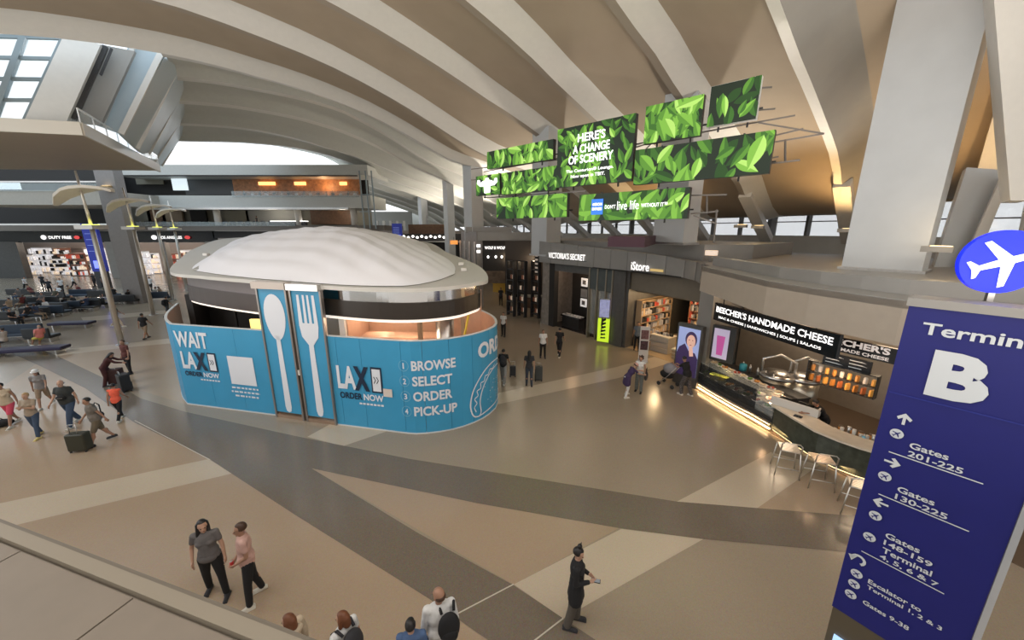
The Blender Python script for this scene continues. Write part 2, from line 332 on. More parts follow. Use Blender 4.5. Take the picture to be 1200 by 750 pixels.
# legs of the far ribs and the pale wall between them
BLUEG=mat('raked_wall_daylit',(.50,.58,.62),.4)
def at(px,py,k): # surveyed on the plane of rib k
    c=Cc(k); return PP(px,py,(c.x,c.y),(AX.x,AX.y))
edges=[(at(188,64,5.6),at(142,157,5.6)),(at(203,89,6),at(160,174,6)),(at(206,118,7),at(172,183,7)),(at(208,144,8),at(180,190,8)),(at(206,166,9),at(189,194,9))]
for i,((a,a2),(c,c2)) in enumerate(zip(edges,edges[1:])):
    b=MB(); u1=(a-a2)*.10+Vector((.25,.25,.2)); u2=(c-c2)*.12+Vector((.25,.25,.2)); b.hexa([a+u1,c+u2,c2,a2],(-.25,.1,0)); ob('raked_wall_panel',b,BLUEG,vault)
for a,a2 in edges:
    b=MB(); b.bar(a+(a-a2)*.03,a2,.34,.28); ob('vault_leg',b,RIBW,vault)
for k in range(-1,14):
    a=vp(k,6.5,.1); b=MB(); c=Cc(k)+AX*.6; b.bar(a,(c.x,c.y,6.35),.75,.5)
    struct('trim_%d'%(30+k),b,RIBW)
# lower left: skylight between the wide raked post and the left end
sk=link('window_1',None); sk['kind']='structure'
b=MB(); q=[at(75,40,5.3),at(118,52,5.3),at(78,142,5.3),at(28,142,5.3)]; b.hexa(q,(-.4,.5,0)); ob('raked_post',b,RIBW,sk)
b=MB(); q=[at(118,52,5.5),at(158,60,5.5),at(118,146,5.5),at(78,142,5.5)]; b.hexa(q,(-.2,.3,0)); ob('raked_wall_panel',b,mat('raked_wall_grey',(.33,.32,.30),.5),sk)
b=MB(); b.hexa([at(152,50,5.7),at(192,56,5.7),at(145,158,5.7),at(112,146,5.7)],(-.2,.3,0)); ob('raked_wall_panel',b,BLUEG,sk)
b=MB(); b.bar(at(158,50,5.65),at(119,147,5.65),.3,.2); ob('raked_rib',b,RIBW,sk)
b=MB(); b.bar(at(124,55,5.4),at(86,140,5.4),.35,.2); b.bar(at(131,57,5.4),at(118,88,5.4),.15,.1); ob('dark_channel',b,CHAR,sk)
FR=mat('mullion_grey',(.25,.30,.32),.4,.4)
def skp(u,v): # u 0..1 left to right, v 0..1 top to bottom
    a=at(-160+235*u,38+7*u,5.4); c=at(-160+190*u,142,5.4); return a.lerp(c,v)
for i in range(5):
    for j in range(4):
        b=MB(); b.hexa([skp(i/5,j/4),skp((i+1)/5,j/4),skp((i+1)/5,(j+1)/4),skp(i/5,(j+1)/4)],(-.02,.03,0)); ob('window_pane',b,mat('sky_glass',(.75,.93,.98),.05,alpha=.22),sk)
b=MB()
for i in range(6): b.bar(skp(i/5,0),skp(i/5,1),.28 if i!=4 else .5,.2)
for j in range(5): b.bar(skp(0,j/4),skp(1,j/4),.18,.15)
ob('window_frame',b,FR,sk)
# end walls closing the hall behind and beside the viewer
b=MB(); b.box((0,-22,8),(130,.5,30)); struct('wall_back',b,WHITE)
b=MB(); b.prism([(-90,-22),(-89.5,-22),(-89.5,120),(-90,120)],0,14); struct('wall_left',b,WHITE)
# ---- right clerestory wall: low sill, glazed, under the vault edge
wr=link('wall_right',None); wr['kind']='structure'
def cw(t,S=-3.2): # along the hall, metres of depth
    return Vector((36-.5265*t,t,0))+AX*S
ts=np.linspace(2,95,40)
b=MB()
for i in range(len(ts)-1):
    a,c=cw(ts[i]),cw(ts[i+1]); b.prism([(a.x,a.y),(c.x,c.y),(c.x+.5,c.y+.4),(a.x+.5,a.y+.4)],0,6.6)
ob('sill_wall',b,WHITE,wr)
b=MB()
for i in range(len(ts)-1):
    a,c=cw(ts[i]),cw(ts[i+1]); b.prism([(a.x,a.y),(c.x,c.y),(c.x+.4,c.y+.3),(a.x+.4,a.y+.3)],8.75,9.6)
ob('head_beam',b,mat('head_gold_lit',(.55,.42,.26),.5),wr)  # gold lamp glow mixed into the beige head colour
GP=mat('clerestory_glass',(.55,.62,.64),.05,alpha=.35)
b=MB()
for i in range(len(ts)-1):
    a,c=cw(ts[i]),cw(ts[i+1]); g=MB(); g.prism([(a.x,a.y),(c.x,c.y),(c.x+.05,c.y+.04),(a.x+.05,a.y+.04)],6.6,8.75); ob('window_pane',g,GP,wr)
    b.bar(a+Vector((0,0,6.6)),a+Vector((0,0,8.8)),.28 if i%3 else .5)
    b.bar(a+Vector((0,0,7.7)),c+Vector((0,0,7.7)),.08)
ob('window_frame',b,mat('mullion_dark',(.16,.15,.14),.4,.4),wr)
# ---- great columns
u3=Vector((.585,-.81,0)); v3=Vector((.81,.585,0)); RZU=math.atan2(-.81,.585)
def column(c,wd,dp,z0,z1,nm,base=True):
    b=MB(); b.box((c[0],c[1],(z0+z1)/2),(wd,dp,z1-z0),RZU); o=struct(nm,b,COLM)
    if base: b=MB(); b.box((c[0],c[1],z0+.05),(wd+.2,dp+.2,.12),RZU); ob('column_base',b,STEEL,o)
    return o
cc=Vector((13.45,12.2,0))-u3*1.0+v3*.6
column(cc,2.05,1.2,5.6,19,'trim_2')
for i,(x,y,wd,zt) in enumerate([(8.6,20,1.7,13.6),(2.5,28,1.7,13.2),(-3.8,38,1.6,13.6),(-8.2,50,1.2,13.2),(-16.2,70,1.5,12.3)]):
    column((x,y),wd,wd*.8,6.3 if i<1 else 5.2 if i<3 else 0,zt+.6,'trim_%d'%(3+i))
# raked branch and the next column at the right edge
b=MB(); q=[PY(1093,318,14.5),PY(1135,318,14.5),PY(1186,200,14.5),PY(1133,196,14.5)]; b.hexa(q,(.9,.9,0)); struct('trim_8',b,COLM)
b=MB(); q=[PY(1122,322,13.9),PY(1138,322,13.9),PY(1186,205,13.9),PY(1177,200,13.9)]; b.hexa(q,(.3,.3,0)); struct('trim_9',b,RIBW)
b=MB(); q=[PY(1184,235,11),PY(1205,235,11),PY(1215,-60,11),PY(1160,-60,11)]; b.hexa(q,(1.0,1.0,0)); struct('trim_10',b,RIBW)
b=MB(); q=[PY(1190,330,12.5),PY(1260,330,12.5),PY(1290,210,12.5),PY(1215,215,12.5)]; b.hexa(q,(.8,.8,0)); struct('trim_11',b,RIBW)
# wall uplight boxes on the columns
def uplight(p,rz,sc,label,e=30):
    t=thing('wall_uplight',label,'lamp',p,rz,'uplights on the white columns')
    b=MB(); b.box((0,0,0),(.75*sc,.3*sc,.2*sc)); ob('housing',b,GREY,t)
    b=MB(); b.box((.08*sc,0,.105*sc),(.5*sc,.22*sc,.02)); ob('lens',b,WARML,t)
    point('uplight_lamp',(p[0]-.1,p[1]-.3,p[2]+.45),e*.7,(1,.72,.38),.3); return t
pc=PY(1098,292,11.6); uplight(pc,RZU,.9,'grey box uplight on the big white column beside the round aeroplane sign',28)
for (px,py,Y,l) in ((868,265,23,'small uplight box under the rib right of the long leaf screen'),(888,266,24,'small uplight box beside the dark clerestory windows'),(992,270,19,'small uplight box at the left edge of the big white column'),(1200,315,10,'uplight box at the right edge of the picture behind the round sign')):
    uplight(PY(px,py,Y),RZU,.9,l,24)
# ================================================================== RIGHT-HAND SHOPS (local frame: u along the fronts, v into the shops)
B0=Vector((6.3,22.5,0))
def L(u,v,z=0): q=B0+u3*u+v3*v; return Vector((q.x,q.y,z))
def Lp(us): return [(L(u,v).x,L(u,v).y) for u,v in us]
def zt(u): return 5.92-.052*u if u<4 else 5.6
roofs=link('trim_12',None); roofs['kind']='structure'
# fascia in panels over the first two shops
segs=[(-7.2,1.2),(-6.6,.0),(-5.3,0),(-4,0),(-2.7,0),(-1.3,0),(0,0),(1.2,0),(2.4,0),(3.6,0),(4.8,-.3),(5.7,-.9),(6.3,-1.6)]
for (a,c) in zip(segs,segs[1:]):
    g=.012
    b=MB(); b.prism(Lp([(a[0]+g,a[1]-.55),(c[0]-g,c[1]-.55),(c[0]-g,c[1]-.25),(a[0]+g,a[1]-.25)]),4.75,[zt(a[0]),zt(c[0]),zt(c[0]),zt(a[0])]); ob('fascia_panel',b,GREY,roofs)
b=MB(); b.prism(Lp([(-60,14),(-7.2,.8),(-6.5,.2),(4,.1),(6.3,-1.0),(7.5,-2.4),(22,-6),(22,14)]),5.3,5.45); ob('roof_deck',b,GREY,roofs)
b=MB(); b.prism(Lp([(-9,1.6),(-6,1.0),(4.6,1.2),(6.2,3),(6,9),(-12,9)]),5.45,6.3); ob('roof_parapet',b,GREY,roofs)
b=MB(); b.prism([(P(x_,y_,6.3).x,P(x_,y_,6.3).y) for x_,y_ in ((712,289),(755,290),(768,286),(722,285))],6.3,6.75); ob('roof_plant_box',b,mat('dark_plum',(.06,.02,.035),.6),roofs)
# curved beige bulkhead over the cheese counter
def cpath(z): return [P(823,313,z),P(860,321,z),P(900,330,z),P(950,338,z),P(1000,345,z),P(1060,353,z),P(1150,361,z),P(1300,375,z)]
top=[Vector((q.x,q.y,0)) for q in cpath(5.6)]
b=MB()
inn=[q+v3*.35 for q in top]
for i in range(len(top)-1):
    b=MB(); b.prism([(top[i].x,top[i].y),(top[i+1].x,top[i+1].y),(inn[i+1].x,inn[i+1].y),(inn[i].x,inn[i].y)],4.66,5.6); ob('bulkhead_panel',b,BEIGE,roofs)
b=MB(); b.prism([(q.x,q.y) for q in top]+[tuple(L(26,8)[:2]),tuple(L(6,8)[:2])],5.45,5.62); ob('bulkhead_roof',b,GREY,roofs)
b=MB()
tp2=[q+v3*1.0-u3*.1 for q in top]
for i in range(len(tp2)-1): b.prism([(tp2[i].x,tp2[i].y),(tp2[i+1].x,tp2[i+1].y),(tp2[i+1].x+.3,tp2[i+1].y+.2),(tp2[i].x+.3,tp2[i].y+.2)],5.6,5.95)
ob('roof_upstand',b,GREY,roofs)
b=MB(); b.prism([(q.x,q.y) for q in inn]+[tuple(L(26,6)[:2]),tuple(L(6.8,4)[:2])],4.68,4.72); ob('counter_soffit',b,mat('soffit_bronze',(.22,.17,.12),.3,.5),roofs)
# three small light boxes on the roof
for (px,py,l) in ((824,289,'left of the three small lit roof boxes above the cheese shop'),(834,294,'front one of the three small lit roof boxes above the cheese shop'),(876,292,'right one of the three small lit roof boxes above the cheese shop')):
    p=P(px,py,6.0); t=thing('roof_light_box',l,'lamp',(p.x,p.y,5.45),RZU,'light boxes on the shop roof')
    b=MB(); b.box((0,0,.45),(.5,.3,.25)); ob('lit_face',b,mat('box_glow',(.95,.75,.6),.5,emit=.6),t); b=MB(); b.box((0,0,.16),(.1,.1,.33)); ob('post',b,GREY,t)
# walls between and behind the shops
def wall(nm,pts,z0,z1,m): b=MB(); b.prism(Lp(pts),z0,z1); return struct(nm,b,m)
wall('wall_shop_back',[(-7,9),(6.5,9),(6.5,9.3),(-7,9.3)],0,5.3,DGREY)
wall('wall_shop_left',[(-6.7,-.1),(-6.4,-.1),(-6.4,9),(-6.7,9)],0,5.3,mat('left_return_stone',(.20,.175,.15),.35,noise=.2))
wall('wall_between_shops',[(.75,.0),(1.05,.0),(1.05,9),(.75,9)],0,5.3,DGREY)
wall('wall_between_store_and_counter',[(6.15,-1.4),(6.5,-1.4),(6.5,9),(6.15,9)],0,5.3,GREY)
b=MB(); b.prism(Lp([(-7,-.3),(6.5,-.9),(6.5,9),(-7,9)]),4.72,4.78); struct('ceiling_shops',b,NEARB)
b=MB(); b.prism(Lp([(1.1,.2),(6.1,-.2),(6.1,9),(1.1,9)]),.0,.012); ob('shop_floor_warm',b,mat('shop_floor_warm',(.50,.37,.22),.2),floor)
b=MB(); b.prism(Lp([(-6.3,.2),(.7,.2),(.7,9),(-6.3,9)]),.0,.012); ob('shop_floor_dark',b,mat('shop_floor_dark',(.03,.025,.025),.2),floor)
# lingerie shop front: piers, dark header, glazing, mannequins
vf=link('wall_shop_front',None); vf['kind']='structure'
for (a,c,m) in ((-6.6,-5.9,mat('pier_stone',(.26,.23,.20),.3,noise=.2)),(-5.9,-5.35,NEARB),(-.1,.85,DGREY)):
    b=MB(); b.prism(Lp([(a,-.12),(c,-.12),(c,.3),(a,.3)]),0,4.8); ob('pier',b,m,vf)
b=MB(); b.prism(Lp([(-5.4,-.1),(-1.9,-.1),(-1.9,.1),(-5.4,.1)]),4.2,4.8); ob('header_panel',b,DGREY,vf)
for i,(a,c) in enumerate(((-1.95,-1.3),(-1.25,-.6),(-.55,-.05))):
    b=MB(); b.prism(Lp([(a,-.14),(c,-.14),(c,.1),(a,.1)]),3.3,4.8); ob('header_panel',b,mat('header_teal',(.07,.085,.085),.3,noise=.1),vf)
for a in (-1.95,-1.27,-.57,-.08):
    b=MB(); b.prism(Lp([(a-.05,-.18),(a+.05,-.18),(a+.05,.12),(a-.05,.12)]),0,4.8); ob('glazing_post',b,mat('bronze_light',(.32,.28,.22),.3,.7),vf)
b=MB(); b.prism(Lp([(-1.9,-.02),(-.1,-.02),(-.1,.0),(-1.9,.0)]),.3,3.3); ob('window_pane',b,GLASS,vf)
def fr(u,v): return planef(L(u,v),u3)
t=thing('shop_sign','white lit lettering VICTORIA\'S SECRET on the grey fascia','sign',L(-5.6,-.58,5.0),RZU)
b=MB(); f=planef((0,-.03,0),(1,0,0)); letters(t,"VICTORIA'S SECRET",0.1,.12,3.6,.52,f,LETTER,.012)
b=MB(); b.box((1.85,0.02,.08),(3.7,.03,.03)); ob('mounting_rail',b,CHAR,t)
for i,(z,c) in enumerate(((3.35,1),(2.55,.25),(1.85,1))):
    t=thing('wall_frame',['white framed square print, top of the three beside the lingerie shop entrance','grey framed square print, middle of the three beside the lingerie shop entrance','white framed square print, lowest of the three beside the lingerie shop entrance'][i],'picture',L(-4.0,1.6,z),RZU,'square prints in the lingerie shop')
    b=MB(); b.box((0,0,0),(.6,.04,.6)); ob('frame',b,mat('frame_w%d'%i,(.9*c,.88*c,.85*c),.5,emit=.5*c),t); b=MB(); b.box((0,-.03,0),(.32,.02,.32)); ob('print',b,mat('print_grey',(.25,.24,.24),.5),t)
b=MB(); b.prism(Lp([(-5.3,1.7),(-2.6,1.7),(-2.6,1.9),(-5.3,1.9)]),0,4.6); struct('wall_shop_inner',b,NEARB)
t=thing('display_table','black display table with white boxed goods inside the lingerie shop','table',L(-4.3,.9),RZU)
b=MB(); b.box((0,0,.85),(1.9,.8,.08)); ob('table_top',b,BLACK,t); b=MB(); b.box((0,0,.4),(1.7,.6,.8)); ob('base',b,NEARB,t)
for i in range(14):
    o=ob('boxed_item',MB().box((0,0,0),(.2,.14,.05)),WLIT if 0 else mat('white_goods',(.8,.78,.78),.5),None,loc=L(-4.3+(-.8+.26*(i%7)),.9+(-.18+.34*(i//7)),.92)); o.rotation_euler=(0,0,RZU); tag(o,'small white box on the black display table, %s row, %s from the left'%(['front','back'][i//7],['first','second','third','fourth','fifth','sixth','seventh'][i%7]),'box','boxed items on the lingerie table')
def shelfrack(u,v,wd,dp,h,rows,cols,palette,name,label,cat='shelf',rz=0,lit=False,back=WOOD,grp=None):
    t=thing(name,label,cat,L(u,v),RZU+rz,grp)
    b=MB(); b.box((0,dp/2,h/2),(wd,.04,h)); ob('back_panel',b,back,t)
    for s in (-1,1): b=MB(); b.box((s*wd/2,0,h/2),(.04,dp,h)); ob('side_panel',b,back,t)
    for r in range(rows+1):
        b=MB(); b.box((0,0,.15+(h-.2)*r/rows),(wd,dp,.03)); ob('shelf',b,back,t)
    for r in range(rows):
        b=MB()
        hh=(h-.2)/rows
        for c in range(cols):
            k=random.random()*.45+.4
            b.box((-wd/2+wd*(c+.5)/cols,-dp*.1,.17+hh*r+hh*k/2),(wd/cols*.75,dp*.5,hh*k),0,random.randrange(len(palette)))
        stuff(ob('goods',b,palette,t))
    return t
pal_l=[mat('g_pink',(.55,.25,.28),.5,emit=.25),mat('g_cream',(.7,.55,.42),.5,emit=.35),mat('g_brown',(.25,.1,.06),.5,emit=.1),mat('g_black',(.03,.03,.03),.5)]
shelfrack(-1.3,2.5,2.2,.5,3.0,5,12,pal_l,'display_shelf','tall lit shelf of pink and cream goods deep in the lingerie shop')
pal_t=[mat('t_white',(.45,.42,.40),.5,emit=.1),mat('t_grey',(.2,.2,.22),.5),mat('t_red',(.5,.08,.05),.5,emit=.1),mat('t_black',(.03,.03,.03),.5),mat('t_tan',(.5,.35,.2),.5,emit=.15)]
# ---- electronics shop
t=thing('shop_sign','white lit lettering iStore with a small gold tag on the grey header','sign',L(1.55,-.62,4.86),RZU)
letters(t,"iStore",0,0,1.15,.46,planef((0,-.03,0),(1,0,0)),LETTER,.012); b=MB(); b.box((1.6,0,.1),(.75,.05,.13)); ob('gold_tag',b,mat('gold_tag',(.7,.5,.2),.4,emit=.5),t)
b=MB(); b.box((.6,.05,-.06),(1.3,.02,.03)); ob('mounting_rail',b,CHAR,t)
b=MB(); b.prism(Lp([(1.05,.15),(6.2,-.45),(6.2,-.25),(1.05,.35)]),3.6,4.75); struct('trim_13',b,mat('istore_header',(.17,.145,.11),.4,noise=.05))
b=MB(); b.prism(Lp([(1.05,.8),(6.1,.4),(6.1,9),(1.05,9)]),3.4,3.45); struct('ceiling_store',b,mat('store_ceiling',(.25,.2,.14),.6))
shelfrack(3.3,4.7,1.7,.5,3.0,6,14,pal_t,'display_shelf','left wall shelf of headphones and gadgets in the electronics shop',lit=True,back=mat('rust_back',(.35,.16,.09),.5))
shelfrack(5.15,4.7,1.7,.5,3.0,6,14,pal_t,'display_shelf','right wall shelf of gadgets in the electronics shop',back=mat('rust_back',(.35,.16,.09),.5))
shelfrack(1.3,2.4,3.2,.4,2.9,6,14,pal_t,'display_shelf','side shelf of small boxes on the left wall of the electronics shop',rz=R(90),back=mat('tan_back',(.4,.28,.17),.5))
def island(u,v,wd,dp,h,m,label,n=6):
    t=thing('display_counter',label,'counter',L(u,v),RZU)
    b=MB(); b.box((0,0,h/2),(wd*.94,dp*.94,h)); ob('body',b,m,t); b=MB(); b.box((0,0,h+.03),(wd,dp,.06)); ob('counter_top',b,mat('top_white',(.75,.7,.6),.3),t)
    for r in range(2): b=MB(); b.box((0,-dp*.48,h*(.3+.35*r)),(wd*.9,.03,.04)); ob('shelf_edge',b,STEEL,t)
    b=MB()
    for i in range(n): b.box((-wd*.4+wd*.8*i/max(1,n-1),random.uniform(-.1,.1)*dp,h+.06+.06),(.16,.12,.12+.08*random.random()),0,i%3)
    stuff(ob('goods',b,[pal_t[0],pal_t[1],pal_t[3]],t)); return t
island(2.75,1.3,1.2,.8,.95,mat('isl_grey',(.45,.43,.4),.5),'grey display counter with gadgets left in the electronics shop')
island(4.4,.9,1.2,.9,.55,mat('isl_tan',(.5,.4,.27),.5),'low cream display plinth near the electronics shop front',3)
shelfrack(4.0,2.5,1.0,.4,1.6,3,5,pal_t,'display_shelf','small freestanding tan shelf in the middle of the electronics shop',back=mat('tan_back',(.4,.28,.17),.5))
t=thing('wall_screen','dark wall screen with white symbols at the back of the electronics shop','screen',L(4.2,4.35,2.75),RZU)
b=MB(); b.box((0,0,0),(2.2,.08,.8)); ob('panel',b,BLACK,t); b=MB(); 
for x in (-.5,.3): b.box((x,-.05,.0),(.3,.01,.4))
b.box((.8,-.05,0),(.15,.01,.4)); ob('symbols',b,LETTER,t)
for (u,v,e) in ((2.6,1.2,110),(5.0,1.6,130),(3.7,3.6,90)): point('store_downlight',L(u,v,3.2),e,(1,.70,.38),.15)
point('shop_glow',L(-3.2,3.2,3.8),40,(1,.8,.7)); point('shop_glow',L(-1,1.6,4.2),130,(1,.82,.65)); point('entrance_glow',L(-4.0,.7,4.55),45,(1,.62,.35))
t=thing('poster_stand','narrow white poster stand with two dark photo panels outside the electronics shop','sign',P(753,424),R(-12))
b=MB(); b.box((0,0,1.0),(.5,.04,2.0)); ob('board',b,mat('poster_white',(.75,.72,.7),.5),t); b=MB(); b.box((0,0,.02),(.55,.4,.04)); ob('foot',b,STEEL,t)
for z,m in ((1.55,mat('ph1',(.2,.1,.1),.5,noise=.6,scale=12)),(.95,mat('ph2',(.1,.05,.06),.5,noise=.7,scale=14))): b=MB(); b.box((0,-.03,z),(.38,.015,.5)); ob('photo_panel',b,m,t)
# mannequins and green lightbox in the shop window
def manneq(u,v,m1,label):
    t=thing('mannequin',label,'mannequin',L(u,v),RZU)
    b=MB(); b.cap((0,0,1.25),(0,0,.95),.15,.14); b.cap((-.09,0,.9),(-.1,0,.15),.09,.05); b.cap((.09,0,.9),(.1,0,.15),.09,.05); b.cap((-.19,0,1.38),(-.24,0,.9),.045,.035); b.cap((.19,0,1.38),(.24,0,.9),.045,.035); b.cap((0,0,1.4),(0,0,1.5),.05,.05); b.ell((0,0,1.62),(.08,.1,.12)); ob('figure',b,mat('mq_skin',(.2,.17,.15),.4),t,True)
    b=MB(); b.cap((0,0,1.3),(0,0,.85),.19,.2); ob('garment',b,m1,t,True); b=MB(); b.lathe((0,0,0),[(.22,0),(.22,.04)],16); ob('stand_base',b,STEEL,t)
manneq(-1.6,.6,mat('lilac_cloth',(.40,.38,.62),.7),'mannequin in a lilac top in the shop window'); manneq(-1.2,1.0,mat('plum_cloth',(.10,.05,.06),.7),'mannequin in a dark top behind the shop window')
t=thing('light_box','bright yellow-green poster with black writing standing in the corner window','sign',P(706,403)+Vector((0,0,.15)),R(-28))
b=MB(); b.box((0,0,.75),(.72,.06,1.5)); ob('lit_panel',b,mat('lime_glow',(.50,.72,.03),.5,emit=.9),t)
b=MB(); f=planef((-.2,-.04,0),(1,0,0))
for i in range(6): poly2(b,[(.03+.02*(i%2),.2+.2*i),(.36,.24+.24*i),(.33,.34+.24*i),(.2,.30+.24*i),(.06,.33+.24*i)],f)
ob('writing_strokes',b,NEARB,t)
t=thing('light_box','lilac clothing poster above the yellow-green window poster','sign',P(706,403)+Vector((0,0,1.75)),R(-28)); b=MB(); b.box((0,0,.55),(.6,.06,1.1)); ob('lit_panel',b,mat('lilac_glow',(.42,.45,.75),.5,noise=.3,scale=5,emit=.3),t); b=MB(); b.box((0,.0,1.13),(.5,.08,.05)); ob('frame',b,STEEL,t)
# portrait light box at the counter end
t=thing('portrait_screen','tall lit portrait poster of a dark-haired woman on the pillar by the cheese counter','sign',L(6.25,-2.3,.0),RZU)
b=MB(); b.box((0,.0,1.45),(1.15,.25,2.9)); ob('housing',b,DGREY,t)
f=planef((-.5,-.14,.5),(1,0,0)); b=MB(); poly2(b,[(0,0),(1,0),(1,2.25),(0,2.25)],f); ob('picture_ground',b,mat('scr_sky',(.30,.36,.62),.5,emit=.6),t)
f=planef((-.5,-.15,.5),(1,0,0)); b=MB(); poly2(b,[(0,0),(1,0),(1,.9),(.85,1.15),(.55,1.2),(.35,1.5),(.1,1.3),(0,1.0)],f); disc2(b,.62,1.75,.27,f,0,20,.36); ob('picture_clothes_and_hair',b,mat('scr_dark',(.05,.03,.10),.5,emit=.4),t)
f=planef((-.5,-.16,.5),(1,0,0)); b=MB(); disc2(b,.63,1.66,.2,f,0,20,.3); poly2(b,[(.55,1.4),(.72,1.4),(.8,1.0),(.62,.95)],f); ob('picture_face',b,mat('scr_skin',(.75,.45,.36),.5,emit=.5),t)
b=MB(); f=planef((-.5,-.17,.5),(1,0,0))
for x in (.55,.70): disc2(b,x,1.72,.03,f,0,8,.02)
poly2(b,[(.56,1.5),(.70,1.5),(.63,1.46)],f); ob('picture_features',b,mat('scr_feat',(.15,.04,.05),.5),t)
b=MB(); b.prism(Lp([(6.3,-2.0),(7.0,-2.2),(7.0,-.4),(6.3,-.4)]),0,4.6); struct('wall_pillar',b,GREY)
# ================================================================== CHEESE COUNTER
FP=[P(815,455),P(838,469),P(860,482),P(880,493),P(900,505),P(925,523),P(950,540),P(975,552),P(1000,562),P(1040,575)]
FP=[Vector((p.x,p.y,0)) for p in FP]
def cpt(i,off): # point on the counter front line, offset into the shop
    a=FP[max(i-1,0)];c=FP[min(i+1,len(FP)-1)];d=(c-a).normalized(); return FP[i]+Vector((-d.y,d.x,0))*off
def band(mb,i0,i1,o0,o1,z0,z1,mi=0):
    for i in range(i0,i1):
        q=[cpt(i,o0),cpt(i+1,o0),cpt(i+1,o1),cpt(i,o1)]; mb.prism([(v.x,v.y) for v in q],z0,z1,mi)
t=thing('food_case','glass fronted food case with chilled dishes at the far end of the cheese counter','counter')
b=MB(); band(b,0,4,.08,.9,.0,.55); ob('body',b,CHAR,t)
b=MB(); band(b,0,4,.02,.1,.16,.34); ob('steel_ledge',b,STEEL,t)
b=MB(); band(b,0,4,.0,.10,.06,.10); ob('toe_light',b,WARML,t)
b=MB(); band(b,0,3,.06,.08,.5,1.25); ob('front_glass',b,DGLASS,t); b=MB(); band(b,3,4,.06,.08,.5,1.25); ob('front_glass',b,GLASS,t)
b=MB(); band(b,0,4,.06,.55,1.24,1.27); ob('top_glass',b,GLASS,t)
b=MB(); band(b,0,4,.55,.95,.5,1.2); ob('back_cabinet',b,NEARB,t); b=MB(); band(b,0,4,.1,.55,.72,.75); band(b,3,4,.1,.55,.95,.97); ob('shelf',b,STEEL,t)
FOODM=[mat('food_red',(.45,.08,.04),.5),mat('food_cream',(.7,.55,.35),.5),mat('food_green',(.12,.25,.05),.5),mat('food_orange',(.65,.28,.06),.5),mat('food_white',(.75,.72,.68),.5)]
def dish(p,k,lab,grp):
    t=thing('dish',lab,'food',p,random.random()*3,grp); t.scale=(1.35,1.35,1.5)
    b=MB(); b.lathe((0,0,0),[(.08,0),(.14,.03),(.135,.035),(.075,.01)],10); ob('plate',b,FOODM[4],t)
    b=MB()
    for j in range(5): b.ell((random.uniform(-.06,.06),random.uniform(-.06,.06),.05),(.04,.035,.03),6,4)
    stuff(ob('food',b,FOODM[k],t))
for i in range(16):
    a=cpt(0,0).lerp(cpt(4,0),(i%8+.5)/8); dish((a.x+v3.x*(.25+.18*(i//8))-.02,a.y+v3.y*(.25+.18*(i//8)),.76 if i<8 else .98 if i%8>5 else .76),random.randrange(4),'small plated dish in the glass food case','dishes in the food case')
for i in range(12):
    a=cpt(0,0).lerp(cpt(4,0),(i+.5)/12)+v3*.72; dish((a.x,a.y,1.21),i%5 if i%5<4 else 1,'heaped dish on top of the food case','dishes on the food case')
p=cpt(0,.0).lerp(cpt(1,0),.9)+v3*.3; 
t=thing('price_card','bright yellow card in the far part of the food case','sign',(p.x,p.y,1.0),RZU); b=MB(); b.box((0,0,0),(.7,.3,.02)); ob('card',b,mat('card_yellow',(.75,.72,.1),.5,emit=.7),t); b=MB(); b.box((0,0,-.11),(.04,.04,.2)); ob('clip',b,STEEL,t)
for i in (3,): point('case_lamp',tuple(cpt(3,.35).lerp(cpt(4,.35),.5)+Vector((0,0,1.12))),30,(1,.6,.3),.05)
point('case_lamp',tuple(cpt(1,.35)+Vector((0,0,1.15))),8,(1,.8,.4),.05)
t=thing('bar_counter','curved pale stone bar counter with dark front by the metal stools','counter')
b=MB(); band(b,4,9,.10,.55,.10,1.02); ob('front_panel',b,mat('bar_front',(.06,.07,.055),.3,noise=.3,scale=6),t)
b=MB(); band(b,4,9,.18,.5,.0,.10); ob('plinth',b,BRONZE,t)
b=MB(); band(b,4,9,-.12,.62,1.02,1.08); ob('counter_top',b,STONE,t); b=MB(); band(b,4,9,.62,1.0,.0,.86); ob('back_bench',b,CHAR,t); b=MB(); band(b,6,9,.62,1.02,.86,.9); ob('bench_top',b,STEEL,t)
b=MB(); band(b,4,9,.16,.17,.04,.055); ob('toe_light',b,WARML,t)
# toe light throws real light on the floor
for i,j,e in ((0,4,26),(4,8,12)):
    q=cpt(i,-.03).lerp(cpt(j,-.03),.5); dv=cpt(j,0)-cpt(i,0); area('toe_lamp',(q.x,q.y,.22),(R(35),0,math.atan2(dv.y,dv.x)),dv.length,.04,e,(1,.62,.3))
# screens, register, cashier kit on the counter
p=cpt(4,.3).lerp(cpt(5,.3),.55)
t=thing('register_screen_wall','white low screen panel with black terminals on the bar counter','equipment',(p.x,p.y,1.08),RZU)
b=MB(); b.box((0,0,.14),(1.35,.04,.28)); b.box((.66,.1,.14),(.04,.25,.28)); ob('white_panel',b,FOODM[4],t)
for x in (-.3,.25): b=MB(); b.box((x,.16,.2),(.34,.03,.24)); b.box((x,.18,.05),(.1,.1,.1)); ob('terminal',b,BLACK,t)
for (i,o,s) in ((5,.1,1),(4,.05,1)):
    q=cpt(i,o); t=thing('card_reader',['small black card reader at the corner of the stone counter','small dark mat on the counter beside the food case'][0 if i==5 else 1],'equipment',(q.x,q.y,1.08),RZU); b=MB(); b.box((0,0,.02),(.22,.14,.03)); ob('body',b,CHAR,t); b=MB(); b.box((0,0,.04),(.16,.1,.01)); ob('screen',b,BLACK,t)
def put(name,label,cat,p,parts,grp=None,rz=0):
    t=thing(name,label,cat,p,rz,grp)
    for n,b,m in parts: ob(n,b,m,t,True)
    return t
